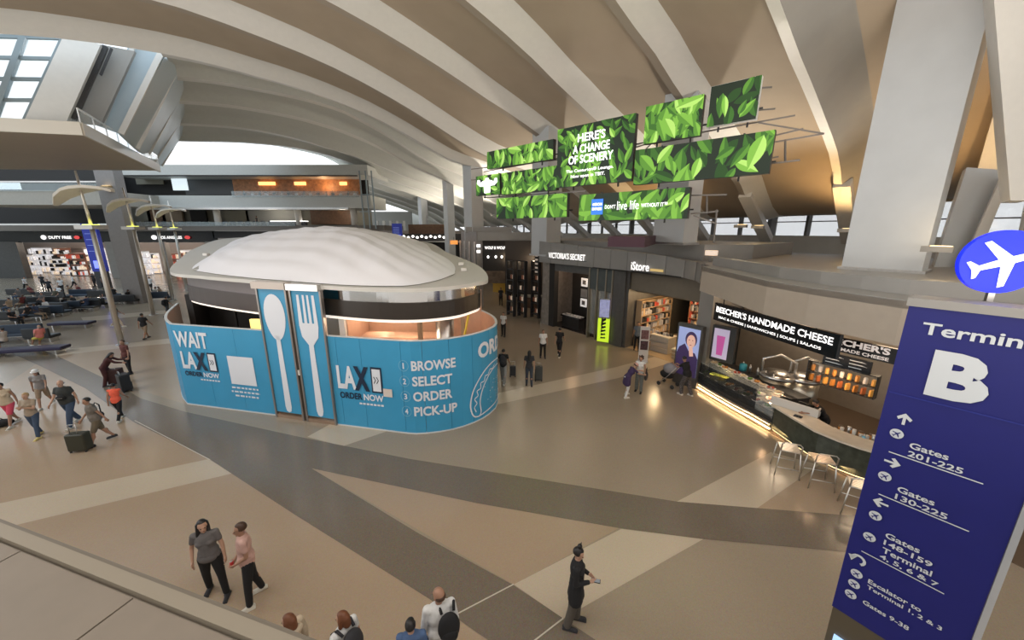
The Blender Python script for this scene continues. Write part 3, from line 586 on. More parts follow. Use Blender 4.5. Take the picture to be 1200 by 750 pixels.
for i in range(10):
    q=cpt(6,.72).lerp(cpt(9,.8),i/9)+v3*(.08*(i%3)); h=.1+.16*random.random()
    put('cup_stack',['stack of clear cups on the back bench of the cheese bar','stack of white paper cups on the back bench of the cheese bar'][i%2],'cups',(q.x,q.y,.9),[('cup',MB().lathe((0,0,0),[(.04,0),(.05,h)],10),[STEEL,FOODM[4]][i%2]),('lid',MB().lathe((0,0,h),[(.052,0),(.05,.015)],10),FOODM[4])],['clear cup stacks','white cup stacks'][i%2])
for i in range(5):
    q=cpt(6,.95).lerp(cpt(9,1.0),i/5); put('spice_jar','orange-lidded jar behind the cup stacks of the cheese bar','jar',(q.x,q.y,.9),[('jar',MB().lathe((0,0,0),[(.06,0),(.06,.16)],10),FOODM[3]),('lid',MB().lathe((0,0,.16),[(.062,0),(.06,.03)],10),BRONZE)],'orange jars on the bar bench')
q=cpt(8,.66); put('spray_bottle','light blue bottle on the bar bench near the blue pylon','bottle',(q.x,q.y,.9),[('bottle',MB().lathe((0,0,0),[(.05,0),(.05,.18),(.02,.24)],10),mat('bottle_blue',(.2,.5,.7),.3)),('cap',MB().lathe((0,0,.24),[(.025,0),(.02,.05)],8),FOODM[4])])
# back-bar: copper vats, wall, shelf, menus, drink screen
b=MB(); b.prism(Lp([(6.6,1.9),(17,-.6),(17,-.3),(6.6,2.2)]),0,4.5); struct('wall_kitchen',b,mat('kitchen_wall',(.36,.31,.25),.5,noise=.06))
b=MB(); b.prism(Lp([(6.6,-2.3),(13,-5),(17,-6),(17,-.6),(6.6,1.9)]),0,.015); ob('kitchen_floor',b,mat('kitchen_floor',(.13,.09,.06),.4),floor)
def vat(px,py,z,r,label):
    p=P(px,py,z); t=thing('cheese_vat',label,'vat',(p.x,p.y,0),RZU+.4)
    b=MB(); b.lathe((0,0,.2),[(r,0),(r,1.15)],28); ob('drum',b,mat('vat_steel',(.60,.56,.48),.3,1.0,noise=.1),t,True)
    b=MB(); b.lathe((0,0,1.35),[(r*1.04,0),(r*1.04,.06),(r*.9,.16),(r*.4,.24)],28); ob('lid',b,STEEL,t,True)
    b=MB(); b.tube([(-r*.9,0,1.5),(-r*.9,0,2.0),(0,0,2.25),(r*.9,0,2.0),(r*.9,0,1.5)],.05); ob('agitator_arch',b,STEEL,t,True)
    b=MB()
    for x,y in ((-.6,-.6),(.6,-.6),(.6,.6),(-.6,.6)): b.box((x*r,y*r,.1),(.08,.08,.22))
    ob('feet',b,STEEL,t)
vat(910,445,1.2,.6,'round steel cheese vat with arched lid behind the food case'); vat(941,449,1.2,.52,'second steel cheese vat nearer the orange shelf')
t=thing('menu_board','black menu board with white text under the right end of the long sign','sign',PP(965,437,(9.9,10.6),(.3,-1)),0)
# long hanging sign
S0,S1=Vector((8.45,15.0,0)),Vector((9.38,10.1,0)); sd=(S1-S0).normalized(); sl=(S1-S0).length; rz=math.atan2(sd.y,sd.x)
t=thing('hanging_sign','long black hanging sign BEECHER\'S HANDMADE CHEESE over the counter','sign',(S0.x,S0.y,3.40),rz)
b=MB(); b.box((sl/2,0,.36),(sl,.12,.72)); ob('board',b,BLACK,t)
f=planef((0,-.07,0),(1,0,0)); b=MB(); letters(t,"BEECHER'S HANDMADE CHEESE",.12,.36,sl-.15,.60,f,LETTER,.018); put_text(b,"MAC & CHEESE | SANDWICHES | SOUPS | SALADS",.30,.10,sl-.45,.22,f,.012); ob('lettering',b,LETTER,t)
for x in (.4,sl*.5,sl*.85): b=MB(); b.box((x,0,.9),(.03,.03,.4)); ob('hanger',b,BLACK,t)
Q0,Q1=PP(985,395,(10.2,10.8),(.32,-.95)),None
q0=Vector((10.05,10.75,0)); sd2=Vector((.45,-.9,0)).normalized(); rz2=math.atan2(sd2.y,sd2.x)
t=thing('hanging_sign','second shorter black sign BEECHER\'S HANDMADE CHEESE deeper over the bar','sign',(q0.x,q0.y,3.42),rz2)
b=MB(); b.box((.3,0,.2),(1.9,.1,.44)); ob('board',b,BLACK,t); f=planef((-.6,-.06,0),(1,0,0)); b=MB(); put_text(b,"BEECHER'S",.1,.2,1.7,.4,f,.04); put_text(b,"HANDMADE CHEESE",.1,.03,1.7,.13,f,.03); ob('lettering',b,mat('letter_dim',(.8,.7,.65),.5,emit=.5),t)
# menu boards on the wall behind
def onwall(px,py): return PP(px,py,(10.9,11.0),(.5,-.866))
wd_=Vector((.5,-.866,0)); rzw=math.atan2(-.866,.5)
m0=onwall(966,415); m1=onwall(1020,438); bpy.data.objects.remove(bpy.data.objects['menu_board'])
t=thing('menu_board','black menu board with rows of white text under the right end of the long sign','sign',(m0.x,m0.y,m1.z),rzw)
ww=(Vector((m1.x,m1.y,0))-Vector((m0.x,m0.y,0))).length; hh=m0.z-m1.z+.1
b=MB(); b.box((ww/2,0,hh/2),(ww,.06,hh)); ob('board',b,BLACK,t); b=MB(); f=planef((0,-.04,0),(1,0,0))
for c in range(2):
    for r in range(5):
        y=hh-.10-r*.11
        if y>0.03: poly2(b,[(ww*(.06+.5*c),y),(ww*(.06+.5*c)+ww*random.uniform(.25,.4),y),(ww*(.06+.5*c)+ww*.25,y+.03),(ww*(.06+.5*c),y+.03)],f)
ob('menu_rows',b,mat('menu_white',(.7,.7,.7),.5,emit=.2),t)
m0=onwall(950,430);m1=onwall(1025,470); ww=(Vector((m1.x,m1.y,0))-Vector((m0.x,m0.y,0))).length
t=thing('goods_shelf','black wall rack of orange bags and jars beneath the menu board','shelf',(m0.x,m0.y,m1.z+.12),rzw)
b=MB()
for z in (0,.35,.7): b.box((ww/2,-.1,z),(ww,.26,.025))
for x in (0,ww): b.box((x,-.1,.35),(.03,.26,.75))
ob('rack',b,BLACK,t)
for z in (0.01,.36):
    for i in range(9):
        k=i%3; x=ww*(i+.5)/9
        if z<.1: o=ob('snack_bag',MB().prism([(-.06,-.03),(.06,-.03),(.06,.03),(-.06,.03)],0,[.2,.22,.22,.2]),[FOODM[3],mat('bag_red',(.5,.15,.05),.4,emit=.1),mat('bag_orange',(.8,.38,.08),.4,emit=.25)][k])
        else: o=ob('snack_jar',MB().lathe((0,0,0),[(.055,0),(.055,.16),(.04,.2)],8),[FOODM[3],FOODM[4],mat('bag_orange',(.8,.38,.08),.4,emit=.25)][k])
        o.location=(m0.x+wd_.x*x-v3.x*.1,m0.y+wd_.y*x-v3.y*.1,m1.z+.12+z+.01); tag(o,['orange or red snack bag, %s from left on the lower rack tier','jar, %s from the left on the upper tier of the wall rack'][0 if z<.1 else 1]%['first','second','third','fourth','fifth','sixth','seventh','eighth','ninth'][i],['bag','jar'][0 if z<.1 else 1],['snack bags on the rack','jars on the rack'][0 if z<.1 else 1])
point('rack_lamp',tuple(onwall(985,450)+Vector((-.5,-.35,.3))),22,(1,.62,.35),.1); point('kitchen_lamp',L(9.5,.6,3.9),100,(1,.78,.55),.5); point('kitchen_lamp',L(12.5,-1.2,4.0),90,(1,.75,.5),.5)
spot('counter_spot',L(10,-3.0,4.3),(0,0,0),90,(1,.75,.5),110,.5)
q=PP(848,403,(9.4,14.6),(.585,-.81)); t=thing('drink_screen','black framed upright screen showing a purple drink on the kitchen wall','screen',(q.x,q.y,q.z),RZU)
b=MB(); b.box((0,0,0),(.95,.2,1.55)); ob('frame',b,CHAR,t); b=MB(); b.box((-.08,-.11,0),(.62,.02,1.3)); ob('picture',b,mat('drink_bg',(.45,.40,.55),.5,emit=.5),t); b=MB(); f=planef((-.08,-.13,-.5),(1,0,0)); poly2(b,[(-.12,0),(.12,0),(.17,.85),(-.17,.85)],f); ob('drink',b,mat('drink_purple',(.45,.08,.30),.5,emit=.5),t)
q=cpt(1,1.15); 
for i in range(5):
    q=cpt(1,1.0).lerp(cpt(3,1.0),i/5)+v3*.3; put('bottle',['short white topped bottle on the shelf behind the food case','turquoise tub on the shelf behind the food case'][1 if i==0 else 0],'bottle' if i else 'tub',(q.x,q.y,1.2),[('body',MB().lathe((0,0,0),[(.14 if i==0 else .05,0),(.14 if i==0 else .05,.28),(.03,.32)],10),mat('tub_turq',(.05,.35,.45),.4) if i==0 else STEEL),('cap',MB().lathe((0,0,.32),[(.03,0),(.025,.06)],8),FOODM[4])],'bottles behind the food case' if i else None)
b=MB(); q0_=cpt(0,1.2);q1_=cpt(4,1.2); b.bar((q0_.x,q0_.y,1.17),(q1_.x,q1_.y,1.17),.6,.06); o=ob('back_shelf',b,CHAR); tag(o,'dark back shelf running behind the food case','shelf')
b=MB(); b.bar((q0_.x,q0_.y,.58),(q1_.x,q1_.y,.58),.5,1.16); ob('cabinet',b,NEARB,o)
# metal stools
def stool(px,py,rz,label):
    p=P(px,py); t=thing('bar_stool',label,'stool',(p.x,p.y,0),rz,'metal bar stools at the stone counter'); t.scale=(1.25,1.25,1.12); m=mat('stool_aluminium',(.72,.70,.67),.3,1.0)
    h=.72; s=.19
    for x in (-1,1):
        for y in (-1,1): b=MB(); b.tube([(x*(s+.05),y*(s+.05),0),(x*s,y*s,h-.02)],.014); ob('leg',b,m,t,True)
    b=MB(); b.tube([(-s,-s,h),(s,-s,h),(s,s,h),(-s,s,h),(-s,-s,h)],.015); ob('seat_frame',b,m,t,True)
    for i in range(7): b=MB(); b.box((0,-s+.03+i*.053,h+.01),(2*s,.032,.012)); ob('slat',b,m,t)
    b=MB(); b.tube([(-s,s,h),(-s,s+.03,h+.2),(-s+.05,s+.04,h+.26),(s-.05,s+.04,h+.26),(s,s+.03,h+.2),(s,s,h)],.015); ob('back_hoop',b,m,t,True)
    b=MB(); b.tube([(-s-.03,-s-.03,.25),(s+.03,-s-.03,.25)],.01); b.tube([(-s-.03,s+.03,.25),(s+.03,s+.03,.25)],.01); ob('foot_rail',b,m,t,True)
stool(919,553,R(-25)+R(180),'first metal bar stool, nearest the food case'); stool(957,567,R(40)+R(120),'middle metal bar stool, turned sideways to the stone counter'); stool(1001,600,R(-35)+R(180),'metal bar stool partly hidden by the blue pylon')
# ================================================================== LEAF SCREENS
W0=PY(740,170,17.2); wdir=Vector((-.74,.673,0)).normalized(); 
def wp(px,py): return PP(px,py,(W0.x,W0.y),(wdir.x,wdir.y))
LG=[mat('leaf_print_%d'%i,c,.6,emit=1.0) for i,c in enumerate([(.012,.045,.008),(.03,.10,.014),(.07,.19,.022),(.14,.32,.04),(.30,.50,.11)])]
LBG=mat('leaf_screen_ground',(.004,.012,.005),.5,emit=1.0)
def clip(poly,W,H):
    for ax,lim,sg in ((0,0,1),(0,W,-1),(1,0,1),(1,H,-1)):
        out=[]
        for i in range(len(poly)):
            a,c=poly[i],poly[(i+1)%len(poly)]; ia=(a[ax]-lim)*sg>=0; ic=(c[ax]-lim)*sg>=0
            if ia: out.append(a)
            if ia!=ic: t=(lim-a[ax])/(c[ax]-a[ax]); out.append((a[0]+(c[0]-a[0])*t,a[1]+(c[1]-a[1])*t))
        poly=out
        if len(poly)<3: return None
    return poly
def leaves(mb,W,H,n,sz,f0,drk=0):
    rd=random.Random(int(W*100+n))
    for i in range(n):
        cx,cy=rd.uniform(0,W),rd.uniform(0,H); l=sz*rd.uniform(.6,1.2); wd=l*rd.uniform(.15,.24); a=rd.gauss(math.pi/2,.7)+(math.pi if rd.random()<.5 else 0); c,s=math.cos(a),math.sin(a)
        k=min(4,max(0,int(rd.random()**(1.0+drk)*2.2+2.9*i/n))); off=.0008*i+.006
        up=[(-.5+j/8,wd*math.sin(math.pi*(j/8)**.8)) for j in range(9)]
        for sgn,kk in ((1,k),(-1,max(0,k-1))):
            pl=[(cx+(x*l)*c-(y*sgn)*s,cy+(x*l)*s+(y*sgn)*c) for x,y in up]; pl=[pl[0]]+pl[1:]
            pl=clip(pl,W,H)
            if pl and len(pl)>2: mb.add([f0(x,y,off) for x,y in pl],[tuple(range(len(pl)))],kk)
def board(corners,n,sz,label,drk=0,extra=None,side=CHAR):
    """corners: px of left x, top/bottom y at left; right x, top/bottom y at right"""
    (xl,tl,bl),(xr,tr,br)=corners; a=wp(xl,bl); c=wp(xr,br); zb=(a.z+c.z)/2; ztop=(wp(xl,tl).z+wp(xr,tr).z)/2
    d=Vector((c.x-a.x,c.y-a.y,0)); W=d.length; d.normalize(); H=ztop-zb; rz=math.atan2(d.y,d.x)
    t=thing('leaf_screen',label,'screen',(a.x,a.y,zb),rz,'green leaf screens')
    b=MB(); b.box((W/2,.12,H/2),(W,.22,H)); ob('cabinet',b,side,t)
    g=.01; b=MB(); f=planef((0,0,0),(1,0,0)); poly2(b,[(g,g),(W-g,g),(W-g,H-g),(g,H-g)],lambda x,y:Vector((x,-.002,y))); ob('screen_ground',b,LBG,t)
    b=MB(); leaves(b,W,H,n,sz,lambda x,y,o:Vector((x,-.004-o*.12,y)),drk); stuff(ob('leaf_picture',b,LG,t))
    if extra: extra(t,W,H)
    b=MB(); b.bar((W*.2,.35,-.15),(W*.2,.35,H+.1),.06); b.bar((W*.8,.35,-.15),(W*.8,.35,H+.1),.06); b.bar((-.1,.35,H*.3),(W+.1,.35,H*.3),.06); ob('support_frame',b,CHAR,t)
    return t,W,H
def ex_main(t,W,H):
    b=MB(); f=lambda x,y:Vector((x,-.06,y))
    put_text(b,"HERE'S",W*.30,H*.72,W*.66,H*.86,f,.02); put_text(b,"A CHANGE",W*.24,H*.54,W*.72,H*.68,f,.02); put_text(b,"OF SCENERY",W*.18,H*.37,W*.77,H*.51,f,.02)
    put_text(b,"The Centurion\u00ae Lounge.",W*.15,H*.215,W*.78,H*.285,f,.015); put_text(b,"Now open in TBIT.",W*.22,H*.12,W*.68,H*.19,f,.015); ob('lettering',b,mat('screen_white',(1,1,1),.5,emit=1.2),t)
def ex_flex(t,W,H):
    f=lambda x,y:Vector((x*W,-.05,y*H)); b=MB(); poly2(b,[(.38,.1),(.62,.1),(.64,.45),(.80,.45),(.93,.62),(.90,.80),(.80,.78),(.78,.64),(.66,.72),(.58,.74),(.56,.85),(.44,.85),(.42,.74),(.34,.72),(.22,.64),(.20,.78),(.10,.80),(.07,.62),(.20,.45),(.36,.45)],f); ob('white_torso_figure',b,mat('screen_white',(1,1,1),.5,emit=1.2),t)
def ex_line(t,W,H):
    f=lambda x,y:Vector((x,-.05,y)); b=MB(); poly2(b,[(W*.14,H*.22),(W*.26,H*.22),(W*.26,H*.80),(W*.14,H*.80)],f); ob('blue_box_logo',b,mat('logo_blue',(.03,.16,.62),.5,emit=1.0),t)
    f=lambda x,y:Vector((x,-.06,y)); b=MB(); put_text(b,"AMERICAN",W*.15,H*.55,W*.25,H*.66,f,.03); put_text(b,"EXPRESS",W*.15,H*.38,W*.25,H*.49,f,.03)
    put_text(b,"DON'T",W*.28,H*.42,W*.385,H*.56,f,.015); put_text(b,"live life",W*.40,H*.36,W*.60,H*.68,f,.0); put_text(b,"WITHOUT IT\u2122",W*.62,H*.42,W*.84,H*.56,f,.015); ob('lettering',b,mat('screen_white',(1,1,1),.5,emit=1.2),t)
board(((571,178,197),(648,163,188)),70,.9,'leaf screen, upper left, directly left of the large lettered one')
board(((558,206,229),(586,204,228)),20,.9,'small leaf screen with a white torso figure, leftmost of all',extra=ex_flex)
board(((588,203,228),(652,194,223)),90,.7,'leaf screen left of the large lettered one, in the middle row')
board(((582,232,256),(664,227,255)),60,1.1,'leaf screen at the lower left, under the middle row')
board(((652,153,220),(740,133,212)),110,.75,'large leaf screen lettered HERE\'S A CHANGE OF SCENERY',extra=ex_main)
board(((678,229,258),(805,219,257)),50,1.1,'lower leaf screen lettered DON\'T live life WITHOUT IT with a blue logo',extra=ex_line)
board(((742,179,217),(901,150,203)),52,1.0,'long leaf screen right of the large lettered one',.5)
board(((754,127,168),(820,110,160)),70,.9,'small bright leaf screen high right of the large lettered one')
board(((828,106,150),(886,86,139)),13,.75,'darkest leaf screen at the top right with a white edge',1.2,side=mat('cab_white',(.75,.75,.75),.4))
# carrying rods behind the screens
def rod(name,lab,pts,r=.05):
    t=thing(name,lab,'frame'); n=wdir.cross(Vector((0,0,1)))
    for i,(a,c) in enumerate(pts):
        b=MB(); b.bar(wp(*a)+Vector((.35,.4,0)),wp(*c)+Vector((.35,.4,0)),r); ob('rod',b,mat('rod_grey',(.20,.18,.165),.4,.5),t)
    return t
rod('rod_frame','thin dark rods sticking out right of the long leaf screen',[((886,140),(965,153)),((560,200),(930,131)),((886,98),(902,97)),((884,125),(906,123)),((895,165),(965,153)),((895,158),(940,147)),((918,160),(918,188)),((895,190),(936,185)),((895,184),(910,181))])
rod('rod_frame','thin dark rods right of the lower lettered leaf screen',[((805,228),(848,227)),((824,227),(824,250)),((805,250),(838,247)),((808,252),(836,262)),((836,245),(832,285))])
rod('rod_frame','thin dark rods left of the leaf screens',[((545,197),(652,185)),((545,210),(560,209)),((560,231),(600,229)),((648,172),(654,170)),((586,229),(680,223)),((740,170),(756,165)),((740,185),(760,163))])
# drop rods: the frame hangs from the vault
t=thing('screen_hangers','long thin hanging rods from the vault to the leaf screens','frame')
for px,y0 in ((648,110),(762,60),(824,55)):
    b=MB(); q=wp(px,y0+60); b.bar(q+Vector((.35,.4,0)),q+Vector((.35,.4,6)),.03); 
bpy.data.objects.remove(t)
t=thing('hanging_banner','pale warm slatted ceiling strip behind the leaf screens','panel'); bpy.data.objects.remove(t)
# ================================================================== TERMINAL PYLON
py0=Vector((4.38,4.0,0)); pu=Vector((.572,-.82,0)).normalized(); rzp=math.atan2(pu.y,pu.x); PW=1.10
t=thing('wayfinding_pylon','tall blue pylon sign reading Terminal B with gate directions','sign',(py0.x,py0.y,0),rzp)
b=MB(); b.box((PW/2,.16,4.1),(PW,.3,4.2)); ob('blue_panel',b,SIGNB,t)
b=MB(); b.box((PW/2,.17,1.0),(PW*.98,.3,2.0)); ob('base_panel',b,mat('pylon_base',(.12,.10,.07),.4,.3),t)
b=MB(); b.box((PW/2,.16,6.24),(PW+.04,.34,.09)); ob('top_cap',b,GREY,t)
b=MB(); b.box((PW+.03,.16,3.6),(.05,.36,5.1)); ob('clear_edge',b,mat('edge_clear',(.55,.58,.62),.15,alpha=.6),t)
for z in (2.35,2.6,5.0): b=MB(); b.tube([(PW+.07,.02,z),(PW+.07,-.03,z)],.02); ob('edge_bolt',b,STEEL,t)
b=MB(); b.box((.30,.0,1.45),(.42,.03,.30)); ob('screen',b,mat('pylon_screen',(.35,.55,.9),.3,emit=1.0),t)
b=MB(); b.box((PW/2,-.003,5.18),(PW-.04,.006,.012)); ob('panel_joint',b,mat('joint_navy',(.02,.03,.25),.4),t)
def pl(px,py): # coordinates on the pylon face
    q=PP(px,py,(py0.x,py0.y),(pu.x,pu.y)); return ((Vector((q.x,q.y,0))-py0).dot(pu),q.z)
f=lambda x,y:Vector((x,-.008,y))
b=MB()
def tx(s,px0,py0_,px1,hz,bold=.03): # baseline start px, end px, cap height m
    x0,z0=pl(px0,py0_); x1,_=pl(*px1); put_text(b,s,x0,z0,x1,z0+hz,f,bold)
def TX(s,x0,z0,x1,h,bold=.03): put_text(b,s,x0,z0,x1,z0+h,f,bold)
PYINFO=[]
for q in ((1080,395),(1232,415),(1088,465),(1166,478),(1067,519),(1114,536),(1063,539),(1129,553),(1042,528),(1152,568),(1035,573),(1134,624),(1010,664),(1105,698)):
    PYINFO.append((q,tuple(round(a,3) for a in pl(*q))))
b=MB()
def X(px,py): return pl(px,py)[0]
def Zp(px,py): return pl(px,py)[1]
letters(t,"Terminal",X(1080,388),Zp(1080,391),X(1080,388)+.80,Zp(1080,391)+.13,f,SIGNW,.02)
letters(t,"B",X(1088,440),Zp(1088,463),X(1166,440),Zp(1100,410),f,SIGNW,.05)
def row(s_,a,c,m,h): TX(s_,X(*a),Zp(*m),X(*c),h,.02)
for (a,c) in (((1042,528),(1152,568)),((1030,577),(1135,624)),((1010,644),(1106,697))):
    x0,z0=pl(*a);x1,z1=pl(*c); z0=(z0+z1)/2; b.add([f(x0,z0-.006),f(x1,z0-.006),f(x1,z0+.006),f(x0,z0+.006)],[(0,1,2,3)])
zl=[(pl(*a)[1]+pl(*c)[1])/2 for a,c in (((1042,528),(1152,568)),((1030,577),(1135,624)),((1010,644),(1106,697)))]
for z_,t1,t2,x0,x1,x2,x3 in ((zl[0],"Gates","201-225",(1067,518),(1114,530),(1063,535),(1129,552)),(zl[1],"Gates","130-225",(1052,572),(1097,585),(1048,585),(1111,604)),(zl[2],"Terminal","4, 5, 6 & 7",(1034,644),(1094,667),(1030,655),(1101,682))):
    TX(t1,X(*x0),z_+.125,X(*x1),.075,.02); TX(t2,X(*x2),z_+.025,X(*x3),.07,.02)
TX("148-159",X(1037,631),zl[2]+.235,X(1096,652),.07,.02); TX("Gates",X(1040,619),zl[2]+.335,X(1082,633),.075,.02)
row("Escalator to",(1016,686),(1080,714),(1048,700),.062); row("Terminal 1, 2 & 3",(1014,695),(1103,740),(1060,715),.062); row("Gates 9-38",(1010,709),(1065,737),(1038,723),.062)
def arrow(cx,cz,a,s):
    pts=[(-.5,-.09),(.1,-.09),(-.12,-.34),(.08,-.45),(.5,0),(.08,.45),(-.12,.34),(.1,.09),(-.5,.09)]; ca,sa=math.cos(a),math.sin(a)
    poly2(b,[(cx+(x*ca-y*sa)*s,cz+(x*sa+y*ca)*s) for x,y in pts],f)
for (px,py,a) in ((1060,491,90),(1046,542,0),(1032,589,180)): arrow(*pl(px,py),R(a),.14)
x,z=pl(1012,659); ring2(b,[(x-.05+.06*math.cos(k),z+.06*math.sin(k)) for k in [R(200-i*26) for i in range(11)]],.03,f); poly2(b,[(x-.15,z+.02),(x-.06,z+.05),(x-.11,z-.05)],f)
ic=[(1051,508),(1037,558),(1026,604),(1019,629),(1004,672),(1001,684),(997,696)]
for q in ic: disc2(b,*pl(*q),.058,f)
ob('lettering',b,SIGNW,t)
b=MB(); f=lambda x,y:Vector((x,-.012,y))
PLANE=[(0,.5),(.06,.4),(.07,.15),(.48,-.08),(.48,-.18),(.07,-.05),(.05,-.34),(.18,-.44),(.18,-.5),(0,-.46),(-.18,-.5),(-.18,-.44),(-.05,-.34),(-.07,-.05),(-.48,-.18),(-.48,-.08),(-.07,.15),(-.06,.4)]
for q in ic:
    cx,cz=pl(*q); a=R(-45); poly2(b,[(cx+(x*math.cos(a)-y*math.sin(a))*.085,cz+(x*math.sin(a)+y*math.cos(a))*.085) for x,y in PLANE],f)
ob('icon_symbols',b,SIGNB,t)
c=PY(1172,307,3.78); t=thing('round_sign','round bright blue sign with a white aeroplane above the Terminal B pylon','sign',c,R(-22))
b=MB(); n=40; pr=.315
b.add([(pr*math.cos(2*math.pi*k/n),-.03,pr*math.sin(2*math.pi*k/n)) for k in range(n)]+[(pr*math.cos(2*math.pi*k/n),.03,pr*math.sin(2*math.pi*k/n)) for k in range(n)],[tuple(range(n)),tuple(range(n,2*n))[::-1]]+[(k,n+k,n+(k+1)%n,(k+1)%n) for k in range(n)]); ob('disc',b,mat('disc_blue',(.005,.02,.85),.4,emit=.9),t)
b=MB(); f=lambda x,y:Vector((x,-.04,y)); a=R(-68); poly2(b,[((x*math.cos(a)-y*math.sin(a))*.5,(x*math.sin(a)+y*math.cos(a))*.5) for x,y in PLANE],f); ob('aeroplane_symbol',b,mat('disc_white',(.95,.97,1),.4,emit=1.0),t)
b=MB(); b.box((0,0,-.38),(.05,.04,.2)); ob('stem',b,STEEL,t)
# ================================================================== KIOSK PAVILION AND HOARDING
class Path:
    def __init__(s,pts): s.p=[Vector((*q,0)) for q in pts]; s.L=[0]; [s.L.append(s.L[-1]+(c-a).length) for a,c in zip(s.p,s.p[1:])]
    def at(s,d,off=0.0,z=0.0):
        i=0
        while i<len(s.p)-2 and d>s.L[i+1]: i+=1
        a,c=s.p[i],s.p[i+1]; dr=(c-a).normalized(); 
        # smoothed outward normal
        n=Vector((dr.y,-dr.x,0)); q=a+dr*(d-s.L[i])+n*off; return Vector((q.x,q.y,z))
    def f(s,off): return lambda x,y: s.at(x,off,y)
def arcpts(pts,n=6):
    out=[]
    for i in range(len(pts)-1):
        p0=pts[max(i-1,0)];p1=pts[i];p2=pts[i+1];p3=pts[min(i+2,len(pts)-1)]
        for k in range(n):
            t=k/n; out.append(tuple(.5*((2*p1[j])+(-p0[j]+p2[j])*t+(2*p0[j]-5*p1[j]+4*p2[j]-p3[j])*t*t+(-p0[j]+3*p1[j]-3*p2[j]+p3[j])*t**3) for j in (0,1)))
    out.append(tuple(pts[-1])); return out
HZ=3.42
PLf=Path([(-9.07,13.1)]); 
left=Path([(-13.45,14.08),(-9.10,13.10)]); leftback=Path(arcpts([(-16.9,18.3),(-15.5,16.2),(-14.4,14.9),(-13.45,14.08)],4))
right=Path([(-6.45,12.40)]+arcpts([(-3.75,11.80),(-3.2,11.76),(-2.2,12.02),(-1.3,12.65),(-.72,13.55),(-.60,14.4),(-.85,15.6),(-1.6,17.0)],4))
def hoard(path,cuts,label):
    t=thing('hoarding',label,'hoarding')
    for a,c in zip(cuts,cuts[1:]):
        n=max(1,int((c-a)/.35)); b=MB()
        for i in range(n):
            s0=a+(c-a)*i/n+(.006 if i==0 else 0); s1=a+(c-a)*(i+1)/n-(.006 if i==n-1 else 0); q=[path.at(s0,0),path.at(s1,0),path.at(s1,-.07),path.at(s0,-.07)]
            b.prism([(v.x,v.y) for v in q],.05,HZ)
        ob('hoarding_panel',b,[BLUEH],t)
        b=MB()
        for i in range(n):
            s0=a+(c-a)*i/n; s1=a+(c-a)*(i+1)/n; q=[path.at(s0,.012),path.at(s1,.012),path.at(s1,-.08),path.at(s0,-.08)]
            b.prism([(v.x,v.y) for v in q],HZ,HZ+.03); b.prism([(v.x,v.y) for v in q],0,.05)
        ob('edge_trim',b,mat('trim_white',(.65,.68,.7),.4),t)
        b=MB()
        for i in range(n):
            s0=a+(c-a)*i/n; s1=a+(c-a)*(i+1)/n; q=[path.at(s0,-.07),path.at(s1,-.07),path.at(s1,-.09),path.at(s0,-.09)]
            b.prism([(v.x,v.y) for v in q],0.05,HZ)
        ob('inner_lining',b,PINKW,t)
    return t
hl=hoard(left,[0,1.5,3.0,left.L[-1]],'left blue hoarding panel run reading WAIT with a white square')
hoard(leftback,[0,leftback.L[-1]/2,leftback.L[-1]],'blue hoarding curving away behind the left corner of the kiosk')
hr=hoard(right,[0,.3,1.25,2.77,3.5,4.4,5.3,6.2,7.2,right.L[-1]],'right blue hoarding reading BROWSE SELECT ORDER PICK-UP')
f1=left.f(.02); f2=left.f(.028); f3=left.f(.036)
def logo(t,f1,f2,f3,x0,z0,wd,h):
    """white LA, navy X, phone; ORDER navy, NOW white below"""
    b=MB(); put_text(b,"LA",x0,z0,x0+wd*.42,z0+h,f1,.04); ob('lettering',b,WPRINT,t)
    b=MB(); put_text(b,"X",x0+wd*.38,z0-.02,x0+wd*.72,z0+h*1.02,f2,.05); put_text(b,"ORDER",x0+wd*.02,z0-h*.42,x0+wd*.53,z0-h*.14,f1,.03)
    poly2(b,[(x0+wd*.76,z0-.04),(x0+wd*1.0,z0-.04),(x0+wd*1.0,z0+h*1.04),(x0+wd*.76,z0+h*1.04)],f1); ob('navy_lettering',b,NAVYP,t)
    b=MB(); put_text(b,"NOW",x0+wd*.56,z0-h*.42,x0+wd*1.0,z0-h*.14,f1,.03)
    poly2(b,[(x0+wd*.79,z0+.02),(x0+wd*.97,z0+.02),(x0+wd*.97,z0+h*.96),(x0+wd*.79,z0+h*.96)],f2)
    for i in range(7): x=x0+wd*(.45+.08*i); poly2(b,[(x,z0-h*.62),(x+wd*.06,z0-h*.62),(x+wd*.06,z0-h*.54),(x,z0-h*.54)],f1)
    ob('white_print',b,WPRINT,t)
    b=MB()
    for i in (0,1): ring2(b,[(x0+wd*(.825+.06*i),z0+h*.36),(x0+wd*(.865+.06*i),z0+h*.5),(x0+wd*(.825+.06*i),z0+h*.64)],.03,f3)
    ob('phone_arrows',b,NAVYP,t)
letters(hl,"WAIT",.10,2.52,1.72,3.18,f1,WPRINT,.03)
logo(hl,f1,f2,f3,.22,1.62,1.75,.72)
b=MB(); poly2(b,[(2.52,1.16),(3.72,1.16),(3.72,2.32),(2.52,2.32)],f1); ob('white_square',b,WPRINT,hl)
b=MB()
for r,(x0,x1) in enumerate(((2.5,3.75),(2.45,3.8),(2.6,3.7))):
    x=x0; rd=random.Random(r)
    while x<x1: l=rd.uniform(.08,.2); poly2(b,[(x,.98-r*.17),(min(x+l,x1),.98-r*.17),(min(x+l,x1),1.05-r*.17),(x,1.05-r*.17)],f1); x+=l+.05
ob('small_print_rows',b,WPRINT,hl)
g1=right.f(.02);g2=right.f(.028);g3=right.f(.036)
logo(hr,g1,g2,g3,.22,1.50,1.78,.88)
